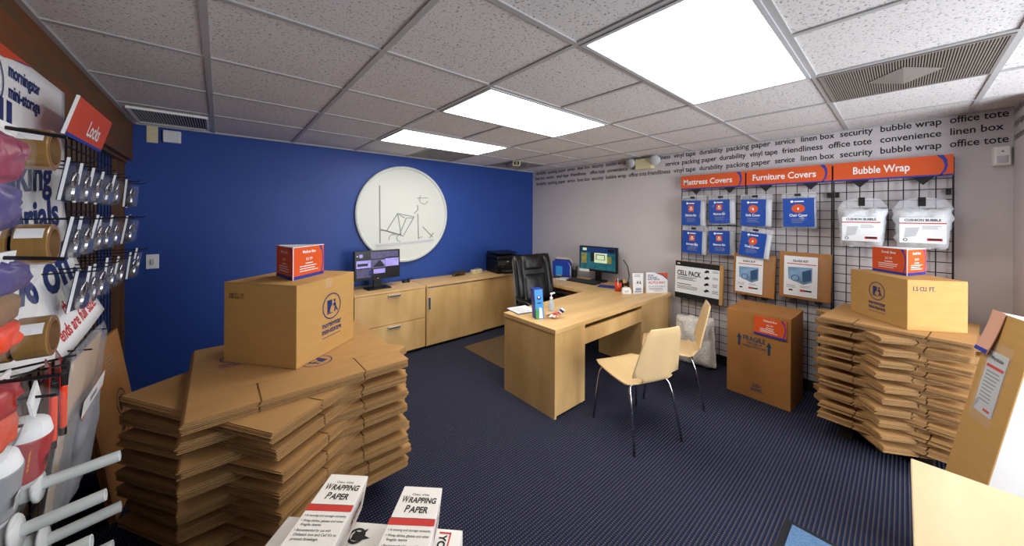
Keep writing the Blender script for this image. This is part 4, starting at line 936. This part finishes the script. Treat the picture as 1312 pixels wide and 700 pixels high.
# ------------------------------------------------------------------ wrapping paper cartons, front
def wrap_box(loc, head, pitch, label, W=.13, D=.1, L=.62, face=True, roll=0):
    # local y runs to the far end, top face is +z; origin at the far left top edge
    t = thing('wrapping_paper_carton', label, 'carton', loc, 0, 'white wrapping paper cartons')
    t.rotation_euler = Matrix.Rotation(R_(head-90), 4, 'Z').to_euler()
    t.rotation_euler = (Matrix.Rotation(R_(head-90), 3, 'Z') @ Matrix.Rotation(R_(-pitch), 3, 'X') @ Matrix.Rotation(R_(roll), 3, 'Y')).to_euler()
    MB('white_card').box(0, W, -L, 0, -D, 0).build('carton', t, bevel=.002)
    O = (0, -L, .0008); m = MB('ink'); r, u = X_, Y_
    f = lambda z: L-z*1.72
    if face:
        m.text('Clean, white', W*.5, f(.038), .02, O, r, u, 0, w=.055, align='CENTER', bold=.01)
        for s, z, w in (('WRAPPING', .066, .108), ('PAPER', .1, .07)):
            m.text(s[0], W*.5-w/2, f(z), .06, O, r, u, 0, bold=.02, shear=.12, w=w*.19 if s[0] == 'W' else w*.2); m.text(s[1:], W*.5-w/2+w*(.2 if s[0] == 'W' else .23), f(z), .05, O, r, u, 0, w=w*.8, bold=.03, shear=.12)
        m.use('redink').rect(.0, W, f(.14), f(.12), O, r, u, 0)
        m.use('ink').rect(.0, W, f(.1195), f(.118), O, r, u, 0); m.use('dgrey')
        for s, z in (('• A moving and storage necessity', .157), ('• Wrap dishes, glasses and other', .172), ('  fragile items', .183), ('• Recommended for use with', .198), ('  Dishpack box and Cell Kit to', .209), ('  prevent breakage.', .22)): m.text(s, .008, f(z), .016, O, r, u, 0, bold=.01, w=.0036*len(s))
        m.text('10 lbs.', .008, f(.245), .019, O, r, u, 0, bold=.02, w=.026); m.text('160 Sheets', .008, f(.26), .019, O, r, u, 0, bold=.02, w=.042)
        m.use('ink').ring(.085, f(.252), .016, .02, O, r, u, 0); m.ring(.085, f(.252), .011, .0125, O, r, u, 0); m.prism([(.07, f(.262)), (.098, f(.262)), (.11, f(.255)), (.1, f(.245)), (.08, f(.24))], O, r, u, .0003)
        m.build('print', t); m = MB('redink'); O2 = (W+.0008, -L, 0); r2, u2 = Y_, Z_
        m.use('redink')
        for a0, a1, b0, b1 in ((L-.2, L-.05, -.03, -.027), (L-.2, L-.05, -.072, -.069), (L-.2, L-.197, -.072, -.027), (L-.053, L-.05, -.072, -.027)): m.rect(a0, a1, b0, b1, O2, r2, u2, 0)
        m.use('ink').text('MOVE PACKING', L-.192, -.06, .026, O2, r2, u2, .0003, w=.134, bold=.04); m.build('side_print', t); return t
    else:
        m.use('ink').ring(W*.5, f(.045), .02, .026, O, r, u, 0); m.poly([(W*.5-.016, f(.05)), (W*.5+.005, f(.06)), (W*.5+.03, f(.05)), (W*.5+.012, f(.045)), (W*.5+.02, f(.03)), (W*.5, f(.04)), (W*.5-.01, f(.03))], O, r, u, .0002)
    m.build('print', t)
    return t
a = at = None
CART = []
wrap_box((.311, 1.339, .62), 59.6, 16.1, 'white wrapping paper carton on the left, tilted up towards the camera', roll=9)
wrap_box((.492, 1.116, .62), 54.5, 18.1, 'white wrapping paper carton on the right, tilted up towards the camera', roll=5.5)
t = wrap_box((.0, .0, 0), 0, 0, 'white carton lying crosswise under the two tilted wrapping paper cartons', W=.2, D=.12, L=.62, face=False)
t.location = (.626, .955, .5); t.rotation_euler = (0, 0, R_(-135))
for c in t.children:
    if c.name.startswith('print'): bpy.data.objects.remove(c)
m = MB('ink'); m.T = Matrix.Translation((.05, -.345, .0012)) @ Matrix.Rotation(R_(100), 4, 'Z')
m.ring(0, 0, .02, .028, (0, 0, 0), X_, Y_, 0); m.ring(0, 0, .011, .014, (0, 0, 0), X_, Y_, 0); m.poly([(-.016, -.012), (.005, -.018), (.045, -.012), (.022, .0), (.034, .022), (.004, .012), (-.008, .018)], (0, 0, 0), X_, Y_, .0003)
m.build('emblem', t)
m = MB('redink'); m.T = Matrix.Translation((.012, -.075, .0012)); m.rect(0, .12, .035, .04, (0, 0, 0), X_, Y_, 0); m.rect(0, .006, .0, .04, (0, 0, 0), X_, Y_, 0)
m.use('ink').text('YOUR', .012, .004, .034, (0, 0, 0), X_, Y_, 0, w=.09, bold=.04); m.build('side_print', t)
t_display = thing('display_bin', 'plain white bin holding the wrapping paper cartons', 'bin', (.345, 1.095, 0), R_(-45)); 
MB('white_card').box(-.28, .28, -.13, .02, 0, .379).build('bin', t_display, bevel=.003)

# ------------------------------------------------------------------ left wall: grid, signs, hanging goods
t = thing('wire_grid_panel', 'black wire grid panel on the left wall behind the locks', 'grid panel', (-.55, .55, 0), LW)
m = MB('black_metal')
for k in range(38): m.tube([(.0762*k, 0, .15), (.0762*k, 0, 1.95)], .0036, 5)
m.build('upright_wires', t); m = MB('black_metal')
for k in range(24): m.tube([(0, -.006, 1.95-.0762*k), (.0762*37, -.006, 1.95-.0762*k)], .0036, 5)
m.build('cross_wires', t)
m = MB('black_metal')
for k in (2, 14, 26, 36):
    for z in (.4, 1.7): m.box(.0762*k-.012, .0762*k+.012, .003, .06, z-.02, z+.02)
m.build('wall_bracket', t)
# poster
def psurf(y, s, lift=0):    # y along the wall, s from 0 (top) to 1 (bottom)
    yr = (y-1.1)/1.18; zt = 2.066
    zb = 1.065+(.075*max(0, (y-1.9)/.38)**1.2 if y > 1.9 else .15*(1.9-y))
    z = zt+(zb-zt)*s
    q = max(0, (s-.45)/.55); x = -.50+.112*q**2.0*(.55+.45*max(0, yr))+lift
    yy = y+.0*q
    return V((x, yy, z))
t = thing('discount_poster', 'white curling discount poster hung on the left wall grid', 'poster', (0, 0, 0))
m = MB('paper'); ny, ns = 24, 24; vv = []
for side in (0, -.002):
    for j in range(ns+1):
        for i in range(ny+1): vv.append(psurf(1.1+1.18*i/ny, j/ns, side))
S = (ny+1)*(ns+1); fs = []
for j in range(ns):
    for i in range(ny):
        k = j*(ny+1)+i; q = (k, k+1, k+ny+2, k+ny+1); fs += [q, tuple(S+z for z in reversed(q))]
for j in range(ns): k = j*(ny+1)+ny; fs.append((k, k+ny+1, S+k+ny+1, S+k))
for i in range(ny): fs.append((i, i+1, S+i+1, S+i)); k = ns*(ny+1)+i; fs.append((k, k+1, S+k+1, S+k))
m.add(vv, fs); m.build('sheet', t, smooth=True)
pf = lambda y, z: psurf(y, (2.066-z)/1.0, .0015)
pf2 = lambda y, z: psurf(y, (2.066-z)/1.0, .0022)
m = MB('navy')
m.text('morningstar', 1.785, 1.985, .062, fn=pf, w=.235, bold=.03); m.text('mini-storage', 1.785, 1.918, .062, fn=pf, w=.235, bold=.03)
m.text('All', 1.545, 1.765, .2, fn=pf, w=.27, bold=.02)
m.text('Packing', 1.58, 1.64, .17, fn=pf, w=.55, bold=.03); m.text('Materials', 1.5, 1.49, .16, fn=pf, w=.69, bold=.03)
m.text('25% off.', 1.48, 1.265, .21, fn=pf, w=.76, bold=.03)
def pring(m, cy, cz, r0, r1, fn):
    n = 32; vs_ = []
    for k in range(n+1):
        a = 2*math.pi*k/n
        for r in (r0, r1): vs_.append(fn(cy+r*math.cos(a), cz+r*math.sin(a)))
    m.add(vs_, [(2*k, 2*k+1, 2*k+3, 2*k+2) for k in range(n)])
pring(m, 1.66, 1.95, .088, .094, pf2)
m.add([pf2(1.62+a, 1.92+b) for a, b in ((0, 0), (.05, 0), (.05, .08), (0, .08))], [(0, 1, 2, 3)]); m.add([pf2(1.7+a, 1.9+b) for a, b in ((0, 0), (.016, 0), (.016, .09), (0, .09))], [(0, 1, 2, 3)])
m.use('redink').text('the price,', 2.0, 1.175, .065, fn=pf, w=.19, bold=.02); m.text('ends are full size.', 1.90, 1.11, .065, fn=pf, w=.345, bold=.02)
m.use('rust').add([pf2(y, z) for y, z in ((1.1, 2.066), (1.95, 2.066), (1.86, 2.055), (1.75, 2.03), (1.6, 2.03), (1.4, 2.01), (1.1, 1.97))], [(0, 1, 2, 3, 4, 5, 6)])
m.use('navy2').add([pf(y, z) for y, z in ((1.5, 2.02), (1.68, 2.03), (1.8, 2.042), (1.95, 2.064), (1.8, 2.06), (1.6, 2.055), (1.5, 2.05))], [(0, 1, 2, 3, 4, 5, 6)])
m.build('print', t)
MB('ink').add([pf2(1.70+.012*k*2, 1.785+.006*math.sin(k)+(.004 if k % 2 else 0)) for k in range(9)]+[pf2(1.70+.024*k, 1.8+.006*math.sin(k)) for k in range(8, -1, -1)], [tuple(range(18))]).build('marker_scribble', t)
# locks sign
t = thing('locks_sign', 'orange sign reading Locks tilted out above the lock packs', 'sign', (-.42, 1.89, 1.84), LW); t.rotation_euler = (R_(14), 0, LW)
MB('rust').box(0, .47, -.004, 0, .012, .145).build('board', t); m = MB('navy2').box(0, .47, -.0045, 0, 0, .012); m.build('blue_stripe', t); MB('white').box(-.006, 0, -.006, .002, 0, .145).build('white_edge', t)
MB('white').text('Locks', .2, .035, .085, (0, -.0048, 0), w=.16, bold=.015).build('lettering', t)
m = MB('black_metal').tube([(.42, 0, .02), (.42, .125, .03)], .003, 6).tube([(.455, 0, .02), (.455, .125, .03)], .003, 6); m.build('bracket', t)
# lock packs on pegs
rnd = random.Random(11)
def lock_pack(proto=[None]):
    if proto[0] is None:
        t = thing('lock_pack', 'padlock pack', 'lock pack')
        MB('lockcard').box(-.046, .046, .008, .012, 0, .145).build('card', t)
        m = MB('paper').box(-.0475, -.044, .002, .009, 0, .146); m.build('edge_highlight', t)  # white strip stands in for the highlight along the clamshell edge
        MB('blister').box(-.043, .045, -.02, .007, .004, .12).build('blister', t)
        l = MB('steel').lathe([(.0, -.012), (.028, -.012), (.031, -.006), (.031, .006), (.028, .012)], (0.004, -.006, .036), 18, Y_).build('lock_body', t)
        MB('chrome').tube([(-.016, -.006, .055), (-.018, -.006, .085), (-.008, -.006, .1), (.014, -.006, .1), (.024, -.006, .085), (.022, -.006, .055)], .0045, 8).build('shackle', l, smooth=True)
        proto[0] = t; return t
    return dup(proto[0])
rows = [(1.602, (1.845, 1.995, 2.15, 2.30, 2.46, 2.72, 2.90), 'top', .145), (1.405, (1.86, 2.0, 2.15, 2.32, 2.47, 2.66, 2.88), 'middle', .145), (1.21, (1.95, 2.09, 2.24, 2.4, 2.56, 2.78, 3.0), 'bottom', .145)]
PO = ['first', 'second', 'third', 'fourth', 'fifth', 'sixth', 'seventh']
for zb, ys, rn, hh in rows:
    for i, y in enumerate(ys):
        p = lock_pack(); p.location = (-.40+.02*(i % 2 if i > 4 else 0), y, zb+rnd.uniform(-.004, .004)); p.rotation_euler = (R_(rnd.uniform(4, 10)), R_(rnd.uniform(-3, 5)), LW+R_(rnd.uniform(-9, 9)))
        p['label'] = '%s padlock pack from the left in the %s row of the locks display' % (PO[i], rn); p['group'] = 'padlock packs on pegs'
        k = tag(MB('black_metal').tube([(0, 0, .138), (.0, -.0, .138)], .001).build('peg_hook'), 'black peg holding the %s padlock pack of the %s row' % (PO[i], rn), 'peg hook', 'pegs on the left wall grid')
        bpy.data.objects.remove(k)
        tag(MB('black_metal').tube([(-.15, 0, 0), (.045, 0, 0), (.055, 0, .008)], .0028, 6).tube([(-.15, 0, .0), (-.15, 0, -.04)], .0028, 6).build('peg_hook'), 'black peg holding the %s padlock pack of the %s row' % (PO[i], rn), 'peg hook', 'pegs on the left wall grid', loc=(-.392, y, zb+.137))
# tape rolls on pegs
for k, (z, nm) in enumerate(((1.712, 'top'), (1.488, 'middle'), (1.268, 'bottom'))):
    y = 1.325
    for j, (xx, lb) in enumerate(((-.305, 'front'), (-.362, 'middle'), (-.419, 'rear'))[:2 if nm == 'bottom' else 3]):
        t = thing('tape_roll', '%s brown packing tape roll on the %s peg near left edge' % (lb, nm), 'tape roll', (xx, y, z), group='packing tape rolls on left wall pegs')
        MB('tape').lathe([(.045, -.05), (.048, -.0485), (.048, -.0015), (.045, 0), (.039, 0), (.039, -.05), (.045, -.05)], (0, 0, 0), 30, X_).build('tape', t, smooth=False)
        MB('tapecore').lathe([(.0388, -.0505), (.0388, .0008), (.035, .0008), (.035, -.0505), (.0388, -.0505)], (0, 0, 0), 30, X_).build('core', t)
        m = MB('paper'); n = 6; vs_ = []
        for q in range(n+1):
            a = R_(-52+18*q/n*2.2); c, s = -math.sin(a)*0, 0
            ang = R_(200+16*q/n*2) ; vs_ += [(-.046, .0485*math.cos(ang)*1, -.0485*math.sin(ang)), (-.006, .0485*math.cos(ang), -.0485*math.sin(ang))]
        m.add(vs_, [(2*q, 2*q+1, 2*q+3, 2*q+2) for q in range(n)]); m.build('label_strip', t)
    tag(MB('black_metal').tube([(-.55, y, z+.03), (-.315, y, z+.03), (-.308, y, z+.0345)], .004, 6).build('peg_hook'), 'black peg through the %s row of packing tape rolls' % nm, 'peg hook', 'pegs on the left wall grid')
# bright packs at the very left edge
def clutter(z, h, cols, label, y=.868, x=-.265, seed=0, tilt=0):
    t = thing('hanging_pack', label, 'hanging pack', (x, y, z), LW); t.rotation_euler = (R_(6), R_(tilt), LW)
    MB('film').puff(.11, h, .055, 14, 14, seed, .014, p=5).build('plastic_bag', t, smooth=True)
    n = len(cols); hh = h*.86/n
    for k, c in enumerate(cols): MB(c).puff(.092-.01*(k % 2), hh*1.04, .042, 10, 8, seed+k*2, .01, O=(.006*(-1)**k, 0, .012+hh*k), p=4).build('contents', t, smooth=True)
    MB('paper').prism([(-.04, h*.93), (.04, h*.93), (.04, h*1.05), (-.04, h*1.05)], (0, -.002, 0), d=.003).build('header_card', t)
    MB('black_metal').tube([(0, -.06, h), (0, .27, h), (0, .27, h-.04)], .003, 6).build('peg_hook', t)
clutter(1.52, .17, ('purple', 'pink'), 'pink and purple plastic pack hanging at the left edge, uppermost', seed=3)
clutter(1.335, .16, ('neon', 'tapecore', 'purple'), 'orange and brown plastic pack at the left edge below the pink one', seed=11)
clutter(1.19, .12, ('rust', 'darkred'), 'dark red plastic pack at left edge, lowest beside the bottom tape', seed=21)
# rope bags, knives, lower left
def rope(loc, body, lab, label, word, rz=0, grp='rope rolls in clear bags'):
    t = thing('rope_pack', label, 'rope pack', loc, LW, grp); t.rotation_euler = (R_(8), R_(-12), LW+R_(rz))
    MB(body).lathe([(.012, -.075), (.03, -.068), (.037, -.045), (.037, .045), (.03, .068), (.012, .075)], (0, 0, 0), 24, Z_).build('rope_roll', t, smooth=True)
    MB(lab).lathe([(.0372, -.05), (.0382, -.046), (.0382, .042), (.0372, .046)], (0, 0, 0), 24, Z_).build('label_band', t, smooth=True)
    m = MB('paper'); m.rect(-.026, -.006, -.025, .0, (0, -.0392, 0)); m.use('ink')
    for k in range(6): m.rect(-.0245+.003*k, -.0235+.003*k, -.022, -.003, (0, -.0396, 0))
    m.use('yellow').text(word, .012, -.022, .014, (0, -.0395, 0), V((0, 0, 1)), V((-1, 0, 0)), 0, w=.042, bold=.03); m.build('print', t)
    MB('film').puff(.105, .2, .1, 12, 14, 3, .008, O=(0, 0, -.078), p=6).build('plastic_bag', t, smooth=True)
    MB('paper').hexa([(-.042, -.01, .1), (.042, -.01, .1), (.042, -.006, .1), (-.042, -.006, .1), (-.042, .0, .138), (.042, .0, .138), (.042, .004, .138), (-.042, .004, .138)]).build('header_card', t)
    MB('black_metal').tube([(0, -.03, .122), (0, .2, .14)], .003, 6).build('peg_hook', t)
rope((-.315, 1.185, 1.06), 'paper', 'darkred', 'white rope roll with red label in a clear bag, left wall', 'ROPE', 8)
rope((-.315, 1.045, 1.065), 'paper', 'grey', 'white rope roll with grey label at the left picture edge', 'ROPE', 0)
for k, (y, z, lb) in enumerate(((1.35, 1.0, 'red orange utility knife hanging behind the red labelled rope, front one'), (1.42, 1.0, 'red orange utility knife hanging behind the red labelled rope, rear one'))):
    t = thing('utility_knife', lb, 'knife', (-.315, y+.01, z), LW, 'utility knives on a peg'); t.rotation_euler = (0, R_(-5), LW+R_(20))
    MB('neon').box(-.014, .014, -.006, .006, 0, .115).build('handle', t, bevel=.004); MB('black').box(-.012, .012, -.007, .007, .112, .15).build('blade_guard', t, bevel=.003); MB('black').box(-.013, .013, -.0065, .0065, -.02, .004).build('end_cap', t, bevel=.003); MB('darkred').box(-.03, .03, .008, .01, .05, .2).build('backing_card', t); MB('black_metal').tube([(0, -.02, .185), (0, .11, .185)], .003, 6).build('peg_hook', t)
t = thing('moving_blanket_pack', 'large clear bag with tan card and grey cloth on left wall', 'cloth pack', (-.455, 2.05, .48), LW); t.rotation_euler = (R_(7), R_(-3), LW)
MB('filmhaze').puff(.40, .62, .06, 14, 20, 4, .008, p=8).build('plastic_bag', t, smooth=True)
MB('card_box').prism([(-.18, .02), (.17, .02), (.17, .58), (-.18, .58)], (0, -.004, 0), d=.006).build('card', t)
MB('cloth').puff(.3, .36, .05, 12, 14, 6, .012, O=(.0, -.022, .02), p=5).build('cloth', t, smooth=True); m = MB('paper').prism([(-.13, .36), (.15, .36), (.15, .42), (-.13, .42)], (0, -.036, 0), d=.002); m.use('rust').rect(-.13, .15, .352, .362, (0, -.0362, 0)); m.use('greyink').rect(-.05, .04, .38, .4, (0, -.0365, 0)); m.build('label', t)
MB('black_metal').tube([(-.12, -.03, .605), (-.12, .09, .605)], .003, 6).tube([(.12, -.03, .605), (.12, .09, .605)], .003, 6).build('peg_hook', t)
# flat carton leaning on the left wall
t = thing('leaning_flat_carton', 'tall flat brown carton with emblem leaning on the left wall', 'flat carton', (-.375, 2.84, 0), LW); t.rotation_euler = (R_(-8.5), 0, LW+R_(-4))
MB('card_brown').box(-.27, .29, 0, .012, 0, .865).box(-.27, .29, .014, .026, 0, .86).build('carton', t)
m = MB('navy'); logo(m, 'ink', 'card_brown', .11, .47, .075, (0, -.0008, 0)); m.use('greyink')
for k in range(5): m.rect(.0, .13, .67+.022*k, .674+.022*k, (0, -.0008, 0))
m.use('ink').rect(-.1, -.07, .67, .7, (0, -.0008, 0)); m.build('printed_emblem', t)
# stretch wrap rolls with white handles on pegs
def wrap_roll(x, y, z, label, el=5, az=0, L=.2):
    t = thing('stretch_wrap_roll', label, 'stretch wrap', (x, y, z), 0, 'stretch wrap rolls with white tubes'); t.rotation_euler = (0, R_(-el), R_(az))
    # x axis runs out of the wall; origin at the free end of the tube
    MB('tube').lathe([(.0165, -L), (.0175, -L), (.0175, -.001), (.0168, 0), (.0135, 0), (.0135, -L)], (0, 0, 0), 22, X_).build('tube', t, smooth=False)
    MB('foamwhite').lathe([(.0175, -L+.008), (.046, -L+.003), (.05, -L-.001), (.049, -L-.006), (.0175, -L-.011)], (0, 0, 0), 26, X_).build('end_flange', t, smooth=True)
    MB('filmwhite').lathe([(.036, -L-.009), (.037, -L-.011), (.037, -.262), (.034, -.266), (0, -.266)], (0, 0, 0), 26, X_).build('film', t, smooth=True)
wrap_roll(-.262, 1.755, .722, 'topmost white stretch wrap tube under the red labelled rope', 5, 0, .17)
wrap_roll(-.27, 1.615, .680, 'second white stretch wrap tube from the top, large end flange', 7, 0, .165)
wrap_roll(-.265, 1.79, .525, 'white stretch wrap tube third from the top with blue mark', 8, 0, .165)
wrap_roll(-.262, 1.42, .672, 'thick white stretch wrap tube at lower left, fourth from top', 6, 0, .15)
wrap_roll(-.262, 1.66, .48, 'lowest white stretch wrap tube at the bottom picture edge', 6, 0, .17)
